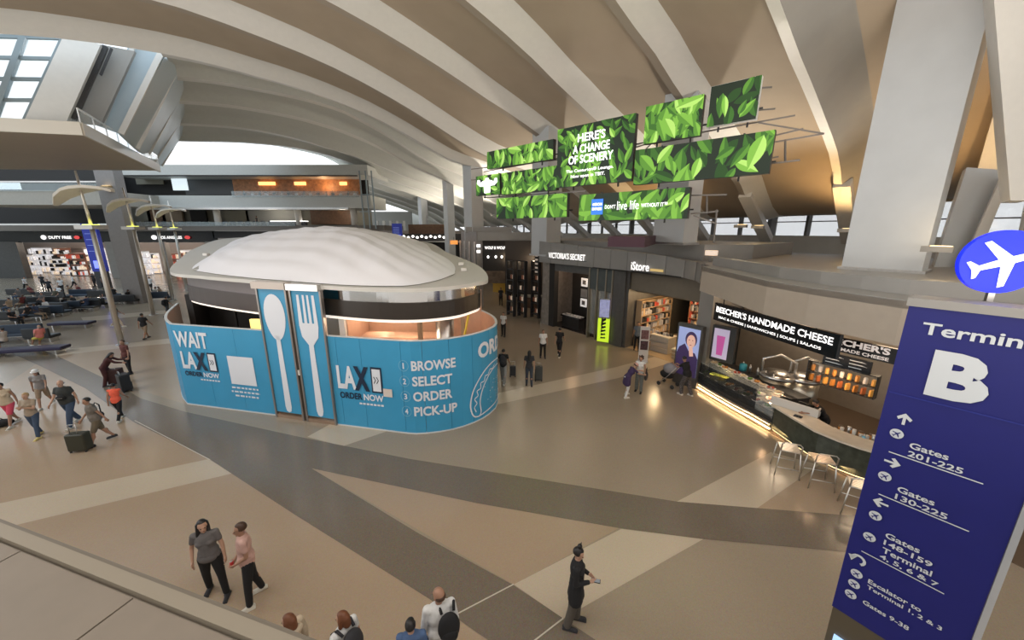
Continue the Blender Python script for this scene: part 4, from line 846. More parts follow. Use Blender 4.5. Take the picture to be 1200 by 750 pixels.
b=MB(); poly2(b,[(2.02,1.36),(2.36,1.36),(2.36,1.66),(2.02,1.66)],g3); ob('paper_notice',b,mat('paper',(.75,.66,.6),.6),hr)
b=MB(); b2=MB()
for i,(s,x1) in enumerate((("BROWSE",4.62),("SELECT",4.48),("ORDER",4.46),("PICK-UP",4.62))):
    z=2.38-.56*i; letters(hr,s,3.12,z,x1,z+.36,g1,WPRINT,.03); put_text(b,str(i+1),2.82 if i==0 else 2.79,z+.07,2.87 if i==0 else 2.91,z+.28,g1,.02)
    ring2(b2,[(2.85+.17*math.cos(2*math.pi*k/20),z+.18+.19*math.sin(2*math.pi*k/20)) for k in range(20)],.02,g1,0,True)
letters(hr,"ORDER",5.55,2.45,8.1,3.05,g1,WPRINT,.04)
ob('numerals',b,WPRINT,hr); ob('number_rings',b2,mat('ring_blue',(.22,.5,.68),.4),hr)
# taco line drawing
b=MB()
def crv(pts,wd,closed=False): ring2(b,arcpts(pts,5),wd,g1,0,closed)
crv([(5.52,.20),(5.32,.26),(5.20,.45),(5.15,.80),(5.28,1.28),(5.6,1.70),(6.0,1.98),(6.5,2.10),(7.1,2.02),(7.6,1.6),(7.85,.9),(7.8,.45)],.055)
crv([(5.52,.20),(5.64,.34),(5.60,.80),(5.78,1.28),(6.15,1.66),(6.6,1.84),(7.1,1.80),(7.5,1.45)],.05)
crv([(5.52,.20),(6.2,.27),(7.0,.36),(7.8,.45)],.05)
crv([(5.40,.42),(5.32,.62),(5.44,.76),(5.34,.95),(5.50,1.05),(5.46,1.24),(5.64,1.30),(5.66,1.50),(5.84,1.52),(5.92,1.70),(6.08,1.70),(6.22,1.86),(6.4,1.84),(6.6,1.96)],.04)
rd=random.Random(3)
for i in range(26): disc2(b,5.85+1.5*rd.random(),.48+.95*rd.random(),.022,g1,0,6)
ob('taco_drawing',b,WPRINT,hr)
# doors with spoon and fork
D0=Vector((-9.07,13.08,0)); D1=Vector((-6.46,12.42,0)); dd=(D1-D0).normalized(); DW=(D1-D0).length; rzd=math.atan2(dd.y,dd.x)
t=thing('tall_door','pair of tall blue doors with a white spoon and a white fork','door',D0,rzd); DH=5.02
for i,(x0,x1) in enumerate(((.04,1.22),(1.46,2.62))):
    dr=ob('door_leaf',MB().box(((x0+x1)/2,-.02,DH/2+.12),(x1-x0,.07,DH-.24)),BLUEH,t,label=['blue door leaf with a white spoon','blue door leaf with a white fork'][i])
    f=lambda x,y,c=(x0+x1)/2:Vector((c+x,-.07,y)); b=MB()
    if i==0:
        pts=[(.50*.9*math.sin(a)*(1-.12*math.cos(a)),3.98+.85*math.cos(a)*-1) for a in [2*math.pi*k/32 for k in range(32)]]
        poly2(b,pts,f); poly2(b,[(-.09,3.3),(.09,3.3),(.14,.5),(.10,.32),(0,.27),(-.10,.32),(-.14,.5)],f); ob('spoon_print',b,WPRINT,dr)
    else:
        poly2(b,[(-.40,3.75),(-.34,3.35),(-.10,3.05),(-.15,.5),(-.10,.32),(0,.27),(.10,.32),(.15,.5),(.10,3.05),(.34,3.35),(.40,3.75),(.36,4.85),(.26,4.85),(.24,3.85),(.16,3.85),(.13,4.85),(.05,4.85),(.04,3.85),(-.04,3.85),(-.05,4.85),(-.13,4.85),(-.16,3.85),(-.24,3.85),(-.26,4.85),(-.36,4.85)],f); ob('fork_print',b,WPRINT,dr)
    b=MB(); b.box(((x0+x1)/2,-.03,.06),(x1-x0,.09,.14)); ob('kick_plate',b,mat('kick_copper',(.42,.30,.22),.35,.6),t)
b=MB()
for x,wd in ((0,.07),(1.25,.07),(1.43,.07),(DW-.02,.07)): b.box((x,-.03,DH/2),(wd,.13,DH))
ob('frame_post',b,mat('frame_grey',(.32,.29,.27),.35,.7),t)
b=MB(); b.box((1.34,.0,DH/2),(.13,.05,DH)); ob('dark_gap_panel',b,BRONZE,t)
b=MB(); b.box((1.34,-.06,1.95),(.08,.05,.2)); ob('lock_box',b,FOODM[4],t)
b=MB(); b.box((.62,-.02,DH+.12),(1.42,.34,.24)); ob('header_box',b,mat('header_pale',(.62,.55,.5),.4),t); b=MB(); b.box((2.02,-.02,DH+.1),(1.30,.3,.22)); ob('header_box',b,STEEL,t)
# pavilion body
t=thing('kiosk_pavilion','round cornered food kiosk with a white tent-like roof behind the blue hoarding','kiosk')
hp=Path(arcpts([(-16.8,20.5),(-15.6,18.0),(-14.9,16.95),(-12.6,15.55),(-9.7,14.2),(-5.7,12.55),(-3.6,12.12),(-2.2,12.6),(-1.55,13.5),(-1.3,14.6),(-2.0,17.2),(-3.6,19.6)],4))
def hb(nm,z0,z1,m,o0=0,o1=-.15,s0=0,s1=None):
    b=MB(); s1=s1 or hp.L[-1]; n=60
    for i in range(n):
        a=s0+(s1-s0)*i/n; c=s0+(s1-s0)*(i+1)/n; q=[hp.at(a,o0),hp.at(c,o0),hp.at(c,o1),hp.at(a,o1)]; b.prism([(v.x,v.y) for v in q],z0,z1)
    return ob(nm,b,m,t)
hb('header_band',4.08,4.66,BROWNB,.05,-.1,hp.L[-1]*.46); hb('header_band',3.85,4.55,mat('header_mauve',(.115,.095,.09),.35,.2),.05,-.1,0,hp.L[-1]*.46)
hb('reflective_band',4.66,5.06,CHROME,0,-.1,hp.L[-1]*.5); hb('reflective_band',4.55,5.1,MAUVE,0,-.1,0,hp.L[-1]*.5)
hb('light_strip',3.97,4.05,mat('strip_glow',(1,.9,.8),.5,emit=.75),.0,-.5,hp.L[-1]*.46); hb('light_strip',3.76,3.83,mat('strip_glow',(1,.9,.8),.5,emit=.75),0,-.5,hp.L[-1]*.1,hp.L[-1]*.44)
loop=[(-15.5,16.8,5.2),(-17.3,19.5,5.6),(-18.9,22.5,6.0),(-18.8,25,6.5),(-15,26.8,6.6),(-12,27,6.6),(-6,25,6.3),(-3.6,21,5.8),(-1.6,17.2,5.45),(-.93,14.36,5.2),(-1.35,13.1,5.2),(-2,12.31,5.2),(-2.8,11.85,5.2),(-3.6,11.74,5.2),(-5.63,12.11,5.2),(-9.62,13.75,5.2),(-12.64,15.1,5.2)]
n=len(loop); NL=n*8
def lp(i): 
    k=i/8; j=int(k)%n; tt=k-int(k); a,c,e,g=loop[(j-1)%n],loop[j],loop[(j+1)%n],loop[(j+2)%n]
    return Vector([.5*((2*c[m])+(-a[m]+e[m])*tt+(2*a[m]-5*c[m]+4*e[m]-g[m])*tt*tt+(-a[m]+3*c[m]-3*e[m]+g[m])*tt**3) for m in range(3)])
ctr=Vector((-9.3,19.6,7.12))
T0=[.12,.20,.24,.22,.14,.10,.08,.14,.17,.17,.13,.09,.05,.03,.025,.03,.06]
def t0(i): k=(i/8)%n; j=int(k); return T0[j]*(1-k+j)+T0[(j+1)%n]*(k-j)
def rp(i,tt,dz=0):
    w_=t0(i); tt=tt/.14*w_ if tt<=.14 else w_+(tt-.14)/.86*(1-w_)
    a=lp(i); q=a.lerp(ctr,tt); 
    if tt<w_: z=a.z+(ctr.z-a.z)*tt*.45
    else: s_=(tt-w_)/(1-w_); e_=w_*.45; z=a.z+(ctr.z-a.z)*(e_+(1-e_)*(1-(1-s_)**1.75))
    return Vector((q.x,q.y,z+dz))
def roofpart(nm,ts,m,fn,sm=True):
    b=MB(); vs=[[fn(i,tt) for i in range(NL)] for tt in ts]; b.v=[tuple(v) for r in vs for v in r]
    for j in range(len(ts)-1):
        for i in range(NL): b.f.append((j*NL+i,j*NL+(i+1)%NL,(j+1)*NL+(i+1)%NL,(j+1)*NL+i)); b.m.append(0)
    return ob(nm,b,m,t,sm)
roofpart('roof_border',[0,.03,.07,.11,.14],mat('roof_border',(.56,.55,.52),.5),rp)
MEMB=mat('roof_membrane',(.90,.90,.95),.5)
def quilt(i,tt):
    q=rp(i,tt); d=(q.x*.55+q.y*.83); e=(q.x*.9-q.y*.2); a=(.05*(1-abs(((d+.3*math.sin(e*.8))%.9)/.9*2-1))+.05*(1-abs(((d*.35+e)%1.6)/1.6*2-1)))*min(1,(tt-.14)*8); q.z+=.02+a; return q
roofpart('roof_membrane',[.14+.84*k/60 for k in range(61)]+[.999],MEMB,quilt)
b=MB()
for i in range(NL):
    a,c=lp(i),lp(i+1); 
    b.add([a,c,c-Vector((0,0,.13)),a-Vector((0,0,.13))],[(0,1,2,3)])
ob('eave_edge',b,mat('eave_white',(.68,.66,.62),.4),t)
b=MB(); vs=[lp(i)-Vector((0,0,.13)) for i in range(NL)]; b.add(vs+[Vector((ctr.x,ctr.y,5.1))],[(i,NL,(i+1)%NL) for i in range(NL)]); ob('roof_soffit',b,mat('soffit_kiosk',(.3,.27,.25),.5),t)
# hip line and little caps on the roof
b=MB(); b.bar(rp(133,.14,.06),rp(26,.14,.08),.22,.06); ob('roof_gutter',b,mat('gutter',(.40,.40,.39),.5),t)
for (px,py) in ((225,308),(290,277),(515,308),(541,314)):
    q=P(px,py,5.7); 
    if px>500: q=rp(66 if px==515 else 70,.1)
    else: q=rp(8 if px==225 else 28,.12)
    b=MB(); b.box((q.x,q.y,q.z+.08),(.22,.22,.12)); ob('roof_cap',b,FOODM[4],t)
# interior glimpsed over the hoarding
b=MB(); b.box((-4.0,16.6,2.2),(5.2,.15,4.4)); b.box((-6.7,16.0,1.8),(.15,3.2,3.6)); ob('inner_wall',b,PINKW,t)
b=MB(); b.box((-4.4,14.8,1.4),(3.6,.9,2.8)); ob('counter_block',b,PINKW,t)
for x in (-6.0,-5.1): b=MB(); b.box((x,16.4,3.5),(.45,.2,.5)); ob('dark_niche',b,NEARB,t)
b=MB(); b.lathe((-2.7,14.4,0),[(.36,0),(.36,4.0)],24); ob('steel_column',b,STEEL,t,True)
b=MB(); b.lathe((-2.7,14.4,3.7),[(.7,0),(.8,.1),(.8,.2)],24); ob('column_collar',b,WHITE,t,True)
for x,y in ((-3.5,13.6),(-1.95,14.2)): b=MB(); b.box((x,y,2),(.12,.3,4)); ob('timber_fin',b,mat('fin',(.40,.30,.20),.4),t)
b=MB(); b.bar((-1.9,13.2,2.6),(-1.6,13.6,4.1),.06); ob('yellow_prop',b,mat('prop_yellow',(.7,.5,.05),.5),t)
b=MB(); b.box((-6.15,13.0,2.5),(.2,.15,5)); ob('white_post',b,FOODM[4],t)
b=MB(); b.prism([(-16,19),(-9.3,16.2),(-9.3,16.5),(-16,19.3)],0,3.8); b.prism([(-16.2,19),(-15.8,17.6),(-15.5,17.6),(-15.9,19)],0,4.0); ob('dark_inner_wall',b,NEARB,t)
for x,y in ((-13.2,17.2),(-11.7,16.8)): b=MB(); b.box((x,y,2),(.08,.1,3.6)); ob('inner_post',b,CHAR,t)
b=MB(); b.box((-11.0,16.55,3.1),(.6,.08,.8)); ob('framed_panel',b,mat('panel_olive',(.12,.12,.09),.5),t)
b=MB(); q=PY(303,379,14.0); b.box((q.x,14.0,3.0),(.6,.1,1.3)); ob('lit_yellow_panel',b,YEL,t)
b=MB(); b.prism([(-14,15.6),(-9,14),(-4,12.9),(-1.8,14),(-3,18),(-12,21),(-16,19)],0,.02); ob('inner_floor',b,mat('kiosk_floor',(.2,.16,.12),.4),t)
point('kiosk_lamp',(-4.2,14.0,3.5),70,(1,.72,.5),.15); point('kiosk_lamp',(-5.5,15.3,3.3),40,(1,.72,.5),.15)
# ================================================================== LAMP POSTS
def lamppost(px,py,Y,label,sc=1.0,base=None):
    p=P(px,py) if base is None else base; t=thing('lamp_post',label,'lamp',(p.x,p.y,0),0,'winged lamp posts')
    m=mat('post_grey',(.55,.50,.44),.35,.6); hw=1.75*sc
    b=MB(); b.tube([(0,0,0),(0,0,7.1)],[.16,.11],10); ob('pole',b,m,t,True); b=MB(); b.lathe((0,0,0),[(.3,0),(.3,.05)],14); ob('base_plate',b,STEEL,t)
    b=MB(); b.box((0,0,7.2),(1.05,.9,.24)); ob('lamp_tray',b,mat('tray_grey',(.55,.53,.5),.4,.3),t); b=MB(); b.box((0,0,7.34),(.5,.5,.03)); ob('lamp_lens',b,mat('lens_lime',(.85,.9,.15),.5,emit=2),t)
    b=MB(); b.tube([(0,0,7.3),(-.1,0,10.3)],[.08,.05],8); ob('mast',b,m,t,True)
    b=MB(); pts=[(-hw,0,8.55),(-hw*.7,0,9.0),(-hw*.3,0,9.3),(0,0,9.42),(hw*.4,0,9.48),(hw*.8,0,9.42),(hw,0,9.3)]
    for a,c in zip(pts,pts[1:]):
        k=lambda q:.55*(1-(abs(q[0])/hw)**2.5)+.12
        b.add([(a[0],-k(a),a[2]),(c[0],-k(c),c[2]),(c[0],k(c),c[2]),(a[0],k(a),a[2]),(a[0],-k(a),a[2]-.16),(c[0],-k(c),c[2]-.16),(c[0],k(c),c[2]-.16),(a[0],k(a),a[2]-.16)],[(0,1,2,3),(7,6,5,4),(0,4,5,1),(1,5,6,2),(2,6,7,3),(3,7,4,0)])
    ob('reflector_wing',b,mat('wing_cream',(.62,.56,.48),.5),t)
    point('post_lamp',(p.x,p.y,7.9),18,(1,.9,.65),.15)
lamppost(143,404,0,'nearest tall winged lamp post with its foot on the open floor')
q=P(180,369); lamppost(0,0,0,'second winged lamp post, left of the kiosk corner',1,q)
d_=(P(180,369)-P(143,404)); 
lamppost(0,0,0,'third winged lamp post, half hidden by the kiosk roof corner',1,P(203,352)); lamppost(0,0,0,'farthest winged lamp post behind the kiosk roof corner',1,P(219,340))
# ================================================================== FAR LEFT BUILDING: DUTY FREE AND GALLERIES
def frontal(nm,x0,x1,y0,y1,Y,th,m,par=None):
    a=PY(x0,y1,Y);c=PY(x1,y0,Y); e=PY(x0,y0,Y); b=MB(); b.box(((a.x+c.x)/2,Y+th/2,(a.z+e.z)/2),(c.x-a.x,th,e.z-a.z))
    return struct(nm,b,m,par) if par is None or True else None
gal=link('wall_far',None); gal['kind']='structure'
LG_=mat('gallery_slab',(.50,.50,.47),.5,noise=.03); OL=mat('gallery_olive',(.24,.22,.17),.6)
def F(nm,x0,x1,y0,y1,Y,th,m): return frontal(nm,x0,x1,y0,y1,Y,th,m,gal)
F('roof_slab',130,430,193,205,51,8,LG_)
F('slab_underside',130,418,204,206.5,51.2,.3,CHAR)
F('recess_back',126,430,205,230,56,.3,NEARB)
F('timber_wall',275,420,208,229,55.2,.3,ORWOOD)
for x0,x1 in ((303,322),(345,358),(398,406)): F('lit_panel',x0,x1,213,217,54.8,.1,mat('amber_glow',(1,.5,.16),.5,emit=2.0))
F('lit_screen',203,218,209,223,54.5,.1,mat('screen_pale',(.75,.85,.9),.5,emit=.8)); F('grey_opening',160,190,208,216,55.5,.1,OL)
F('recess_panel',218,272,208,228,55.4,.1,mat('slate_panel',(.05,.055,.06),.4))
F('gallery_slab',160,434,229,244,51,6,LG_); F('gallery_slab',-60,118,223,240,44,8,mat('gallery_slab_near',(.37,.34,.29),.5,noise=.05))
F('slab_edge',160,408,243,245.5,50.8,.2,STEEL)
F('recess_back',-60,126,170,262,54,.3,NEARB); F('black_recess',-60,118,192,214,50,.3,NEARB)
F('olive_wall',150,434,243,268,57,.3,OL)
for x0,x1,m in ((157,175,OL),(175,192,WOOD),(192,212,mat('tan_wall',(.30,.22,.14),.5)),(225,240,NEARB),(265,290,mat('khaki',(.27,.25,.19),.6)),(290,348,mat('paleg',(.33,.33,.31),.6)),(365,412,WOOD)): F('shop_bay',x0,x1,246,263,56.4,.3,m)
F('gallery_floor',-60,450,264,270.5,51.5,9,mat('gallery_floor',(.16,.14,.12),.5))
for x in (255,350,415): 
    q=PY(x,255,52.5); b=MB(); b.lathe((q.x,q.y,7.0),[(.42,0),(.42,3.4)],14); ob('gallery_column',b,WHITE,gal,True)
# side wing slab end at the right
F('end_panel',418,436,196,270,50.9,.6,mat('pale_glass_end',(.45,.47,.45),.3)) if 0 else None
b=MB(); 
for x in (421,428,435): a=PY(x,200,51); c=PY(x,268,51); b.bar((a.x,51,a.z),(a.x,51,c.z),.15)
for y in (228,248): a=PY(421,y,51);c=PY(436,y,51); b.bar(a,c,.12)
ob('end_frame',b,FR,gal)
# glass balustrades
for nm,x0,x1,y0,y1,Y in (('balustrade_glass',-60,115,213,224,43.8),('balustrade_glass',272,420,224,231,50.9),('balustrade_glass',160,345,260,265,51.3)): F(nm,x0,x1,y0,y1,Y,.04,mat('rail_glass',(.5,.56,.56),.1,alpha=.3))
F('hand_rail',-60,115,212,213.6,43.7,.1,STEEL); F('lit_window',-30,22,214,222,45,.1,mat('screen_pale',(.75,.85,.9),.5,emit=.8))
# sloping top terrace
b=MB(); TA,TB,TCc=P(95,146,12.25),P(186,194,12.25),P(0,141,12.25)
T=[(TA.x,TA.y),(TCc.x,TCc.y),(-50,14),(-62,31),(TB.x,TB.y)]
b.prism(T,11.85,12.2); struct('trim_14',b,mat('terrace_soffit',(.36,.28,.19),.5,noise=.05,scale=.3))
b=MB()
for a,c in ((TA,TB),(TA,TCc),(TCc,Vector((-50,14,0)))):
    b.bar((a.x,a.y,12.05),(c.x,c.y,12.05),.12,.62)
struct('trim_15',b,mat('terrace_edge',(.55,.50,.42),.5))
b=MB(); b.bar((TA.x,TA.y,13.0),(TB.x,TB.y,13.0),.08,.07)
for i in range(9): q=TA.lerp(TB,i/8); b.bar((q.x,q.y,12.3),(q.x,q.y,13.0),.04)
struct('trim_16',b,mat('rail_white',(.8,.8,.8),.3,.3)); b=MB(); b.hexa([(TA.x,TA.y,12.35),(TB.x,TB.y,12.35),(TB.x,TB.y,12.95),(TA.x,TA.y,12.95)],(.03,.02,0)); struct('window_2',b,GLASS)
# big left column
b=MB(); q=PY(121,200,36); b.box((q.x,36.4,7.1),(1.75,.9,14.2)); st=struct('trim_17',b,mat('left_column',(.26,.24,.23),.5,noise=.04)); spot('column_uplight',(q.x+.2,35.2,10.9),(R(180+14),0,0),120,(1,.7,.35),70,.1); spot('column_downlight',(q.x+.2,35.2,10.7),(R(-14),0,0),90,(1,.8,.55),60,.1)
t=thing('wall_uplight','square gold-lit sconce high on the grey left column','lamp',(q.x+.2,35.75,10.8),0); b=MB(); b.box((0,0,0),(.7,.35,.4)); ob('housing',b,mat('sconce',(.6,.42,.22),.4,.5),t); b=MB(); b.box((0,0,.21),(.5,.25,.02)); ob('lens',b,WARML,t)
# duty free front
F('sign_band',-80,250,271,284,56,.6,BLACK); F('band_trim',-80,250,268.5,271,55.9,.3,mat('trim_grey',(.3,.28,.26),.4,.3)); F('sign_band',250,440,271,279,56,.6,CHAR)
for x0,x1 in ((-80,18),(122,142),(188,192),(240,262),(318,332),(420,440)): 
    a=PY(x0,280,55.8);c=PY(x1,280,55.8); b=MB(); b.box(((a.x+c.x)/2,56.1,2.7),(c.x-a.x,.8,5.4)); ob('shop_pier',b,GREY if x0>0 else DGREY,gal)
b=MB(); b.box((-55,66,3.5),(110,.4,7)); ob('shop_back',b,mat('shop_back',(.35,.3,.27),.6),gal)
b=MB(); b.box((-45,61,5.35),(90,9,.1)); ob('shop_ceiling',b,mat('shop_ceiling',(.5,.48,.45),.5),gal)
for i,(x,w_,lab,grp) in enumerate(((42,38,"DUTY FREE",0),(150,60,"LOS ANGELES",0))):
    a=PY([46,176][i],280,55.6); c=PY([92,222][i],280,55.6)
    t=thing('shop_sign',['white lit DUTY FREE sign on the black band at the far left','white lit LOS ANGELES sign on the black band behind the lamp posts'][i],'sign',(a.x,55.85,a.z),0)
    W=c.x-a.x; b=MB(); put_text(b,lab,W*.2,0,W*.78,.42,lambda x,y:Vector((x,-.02,y)),.03); ob('lettering',b,LETTER,t)
    b=MB(); disc2(b,W*.07,.22,.42,lambda x,y:Vector((x,-.02,y)),0,16,.32); ob('round_emblem',b,LETTER,t); b=MB(); disc2(b,W*.92,.22,.42,lambda x,y:Vector((x,-.02,y)),0,16,.25); ob('red_emblem',b,mat('red_glow',(.8,.08,.08),.5,emit=.8),t)
# shelves in the duty free halls, built individually
pal_d=[mat('d_white',(.8,.8,.83),.5,emit=.45),mat('d_red',(.55,.10,.06),.5,emit=.4),mat('d_cream',(.8,.65,.5),.5,emit=.6),mat('d_black',(.03,.03,.03),.5),mat('d_brown',(.3,.13,.08),.5,emit=.1)]  # goods and white shelf backs emit a little to look shop-lit
rd=random.Random(5)
labs=['white lit shelf bay','red goods bay','cream perfume bay','dark goods bay']
def bayshelf(px,Y,wd,h,k,lab,rows=4):
    q=PY(px,300,Y); t=thing('display_shelf',lab,'shelf',(q.x,Y,0),0)
    b=MB(); b.box((0,.3,h/2),(wd,.06,h)); ob('back_panel',b,pal_d[0] if k in(0,2) else pal_d[4],t)
    b=MB()
    for r in range(rows+1): b.box((0,0,.1+(h-.15)*r/rows),(wd,.6,.05))
    ob('shelves',b,mat('d_shelf',(.4,.38,.36),.5),t); b=MB()
    for r in range(rows):
        for c in range(8):
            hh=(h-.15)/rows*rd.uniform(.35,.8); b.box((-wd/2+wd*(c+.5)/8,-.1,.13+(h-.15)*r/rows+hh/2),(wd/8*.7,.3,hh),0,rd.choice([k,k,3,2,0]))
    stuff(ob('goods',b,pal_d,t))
for px,Y,wd,h,k,lab in ((30,60,3,3.2,0,'white shelf bay at the far left end of the duty free hall'),(48,64,3.5,4.2,0,'tall white lit shelf bay deep in the left duty free hall'),(66,60,2.6,2.6,2,'low cream shelf bay in the left duty free hall'),(72,64,3,4.2,3,'dark shelf bay deep in the left duty free hall'),(88,59,2.6,3.6,1,'red shelf bay beside the blue information totem'),(112,61,3,4.3,0,'white shelf bay right of the blue information totem'),(166,60,2,3.8,0,'white shelf bay just right of the big grey column'),(176,62,2.4,3.4,2,'cream shelf bay behind the second lamp post'),(205,59,2.2,3.6,1,'red shelf bay between the third and fourth lamp posts'),(222,60,3.2,4,2,'cream and red perfume bay right of the farthest lamp post'),(236,59,2,4,1,'red shelf bay at the right end of the duty free hall'),(285,61,5,3,3,'dark shelf bay behind the kiosk roof')): bayshelf(px,Y,wd,h,k,lab)
for x in (-76,-68,-62,-55,-50,-44,-38): point('duty_free_lamp',(x,59.5,4.8),260,(1,.84,.70),.3)
point('gallery_lamp',(-26,54,13.0),120,(1,.6,.3),.3); point('gallery_lamp',(-34,54,9.7),140,(1,.9,.75),.3); point('gallery_lamp',(-24,54,9.7),140,(1,.9,.75),.3)
# gallery diners' tables
for i in range(22):
    px=283+6.4*i; Y=52.6+(i%3)*.6; q=PY(px,228,Y); zf=10.9
    t=thing('dining_table','small dining table behind the upper gallery glass','table',(q.x,Y,zf),0,'tables on the upper gallery')
    b=MB(); b.lathe((0,0,0),[(.25,0),(.04,.05),(.04,.7)],8); ob('pedestal',b,CHAR,t); b=MB(); b.box((0,0,.72),(.7,.7,.05)); ob('table_top',b,[WOOD,FOODM[4]][i%2],t)
for i in range(18):
    px=262+9*i; 
    if px>345: px=150+ (i-9)*10
    q=PY(px,262,52.4); t=thing('gallery_chair','dark low chair on the lower gallery','chair',(q.x,52.4,7.25),0,'chairs on the lower gallery')
    b=MB(); b.box((0,0,.45),(.6,.6,.12)); ob('seat',b,SEATD,t); b=MB(); b.box((0,.28,.75),(.6,.08,.55)); ob('backrest',b,SEATD,t); b=MB(); b.box((0,0,.2),(.4,.4,.4)); ob('base',b,CHAR,t)
q=PY(336,259,52); t=thing('bar_counter','long lit white counter on the lower gallery','counter',(q.x,52.6,7.2),0); b=MB(); b.box((0,0,.5),(4.6,.6,1.0)); ob('body',b,CHAR,t); b=MB(); b.box((0,0,1.05),(4.8,.8,.1)); ob('counter_top',b,WLIT,t)
# blue totems
def totem(px,y0,y1,Y,wd,lab):
    a=PY(px,y0,Y);c=PY(px,y1,Y); t=thing('information_totem',lab,'sign',(a.x,Y,0),R(10))
    b=MB(); b.box((0,0,(a.z+c.z)/2),(wd,.4,a.z-c.z)); ob('panel',b,mat('totem_blue',(.015,.03,.30),.4,emit=.25),t); b=MB(); b.box((0,0,c.z/2),(wd*.9,.35,c.z)); ob('base',b,CHAR,t)
    b=MB(); H=a.z-c.z
    for i in range(5): b.box((-.1,-.21,a.z-.5-i*H*.12),(wd*.6,.01,.04))
    ob('lettering_rows',b,mat('row_blue',(.3,.4,.8),.4,emit=.4),t); b=MB(); b.box((.05,-.21,c.z+H*.15),(wd*.6,.02,H*.16)); ob('screen',b,mat('totem_screen',(.2,.25,.95),.4,emit=1.2),t)
totem(104,262,318,46,1.5,'tall blue information totem left of the nearest lamp post head'); totem(465,262,279,48,1.2,'small blue information totem beyond the kiosk roof')
# ================================================================== FAR CENTRE
cen=link('wall_far_centre',None); cen['kind']='structure'
def F2(nm,x0,x1,y0,y1,Y,th,m): return frontal(nm,x0,x1,y0,y1,Y,th,m,cen)
F2('timber_screen',479,524,263,275,60,.4,WOOD); F2('dark_shop_row',470,545,274,320,58,.4,NEARB); F2('pale_wall',430,482,248,272,85,.5,mat('pale_far',(.40,.40,.38),.6)); F2('pale_wall',480,560,240,264,95,.5,mat('pale_far2',(.55,.52,.45),.6))
for i in range(12):
    q=PY(474+5.2*i,277+(i%2)*1.2,57.5); t=thing('pendant_lamp','small white pendant lamp in the far dark concourse','lamp',(q.x,57.2,q.z),0,'far pendant lamps'); b=MB(); b.ell((0,0,0),(.22,.22,.18),10,6); ob('globe',b,WLIT,t,True); b=MB(); b.box((0,0,.4),(.03,.03,.5)); ob('cord',b,CHAR,t)
for i in range(6):
    b=MB(); q=PY(434+8*i,262,80); b.box((q.x,80,6.5),(.5,.5,5)); ob('far_post',b,WHITE,cen)
# far end of the right shops
L1=L(-8.2,1.6); 
b=MB(); a=PY(541,300,40);c=PY(559,300,34); b.prism([(a.x,a.y),(c.x,c.y),(c.x+.5,c.y+.2),(a.x+.5,a.y+.2)],0,6.9); st=struct('trim_18',b,mat('far_pier',(.30,.28,.26),.4,noise=.1))
for i in range(4):
    q=a.lerp(c,i/3.2); b=MB(); b.box((q.x-.1,q.y-.1,3),(.15,.15,6)); ob('pier_fin',b,STEEL,st)
t=thing('hanging_sign','small orange lit sign by the far grey piers','sign',PY(532,284,38.5),0); b=MB(); b.box((0,0,0),(.75,.08,.4)); ob('panel',b,mat('orange_glow',(.9,.35,.08),.5,emit=.8),t); b=MB(); b.box((0,0,.35),(.04,.04,.35)); ob('hanger',b,CHAR,t)
F2('far_fascia',560,625,272,282,33,.5,GREY); F2('far_fascia',546,600,266,273,37,1,GREY)
F2('dark_shop_front',566,600,282,318,34,.4,NEARB); F2('dark_shop_front',592,640,282,345,31.5,.4,mat('brown_shop',(.035,.027,.022),.5)); F2('shop_ground',560,600,318,332,33.8,.2,mat('shop_warm',(.13,.09,.06),.5,noise=.4,scale=3))
q=PY(568,292,33.9); t=thing('shop_sign','small white lit far shop name between two white squares','sign',(q.x,33.8,q.z),0)
b=MB(); put_text(b,"WOLF & WOLF",0,0,1.85,.26,lambda x,y:Vector((x,0,y)),.04); ob('lettering',b,LETTER,t); b=MB(); b.box((-.55,0,.3),(.35,.05,.25)); b.box((-.55,0,-.2),(.35,.05,.25)); ob('white_squares',b,LETTER,t)
for i,px in enumerate((572,581,588)):
    q=PY(px,301,33.7); t=thing('pendant_lamp','small lamp glowing under the far white shop name','lamp',(q.x,33.7,q.z),0,'three lamps under the far shop name'); b=MB(); b.ell((0,0,0),(.1,.1,.13),8,6); ob('globe',b,WLIT,t,True); b=MB(); b.box((0,0,.6),(.02,.02,1.0)); ob('cord',b,CHAR,t)
# scaffold-like shelving, tall display frames
for i,(px,lab) in enumerate(((599,'tall black display frame left of the lit vertical poster'),(612,'tall black display frame with lit shelves beside the lingerie shop'),(628,'tall black lattice frame nearest the lingerie shop'))):
    Y=30.6-.4*i; q=PY(px,330,Y); t=thing('display_rack',lab,'frame',(q.x,Y,0),RZU)
    b=MB()
    for x in (-.45,.45): b.box((x,0,2.3),(.08,.3,4.6))
    for z in (.3,1.2,2.1,3.0,3.9,4.6): b.box((0,0,z),(.9,.3,.06))
    ob('frame',b,CHAR,t); b=MB()
    for z in (.45,1.35,2.25,3.15): 
        for x in (-.25,0,.25): b.box((x,.05,z+.15),(.16,.12,.32),0,(int(z)+int(x*4))%3)
    stuff(ob('goods',b,[pal_l[2],pal_l[1],pal_l[3]],t))
q=PY(629,308,30.0); t=thing('lit_poster','vertical lit poster strip with pale writing in the far shop','sign',(q.x,29.9,q.z),RZU); b=MB(); b.box((0,0,0),(.5,.05,1.8)); ob('panel',b,NEARB,t); b=MB(); f=lambda x,y:Vector((y,-.04,x)); 
for i in range(5): b.box((0,-.04,-.7+.32*i),(.32,.02,.14))
ob('writing_blocks',b,mat('writing_dim',(.6,.5,.42),.5,emit=.3),t)
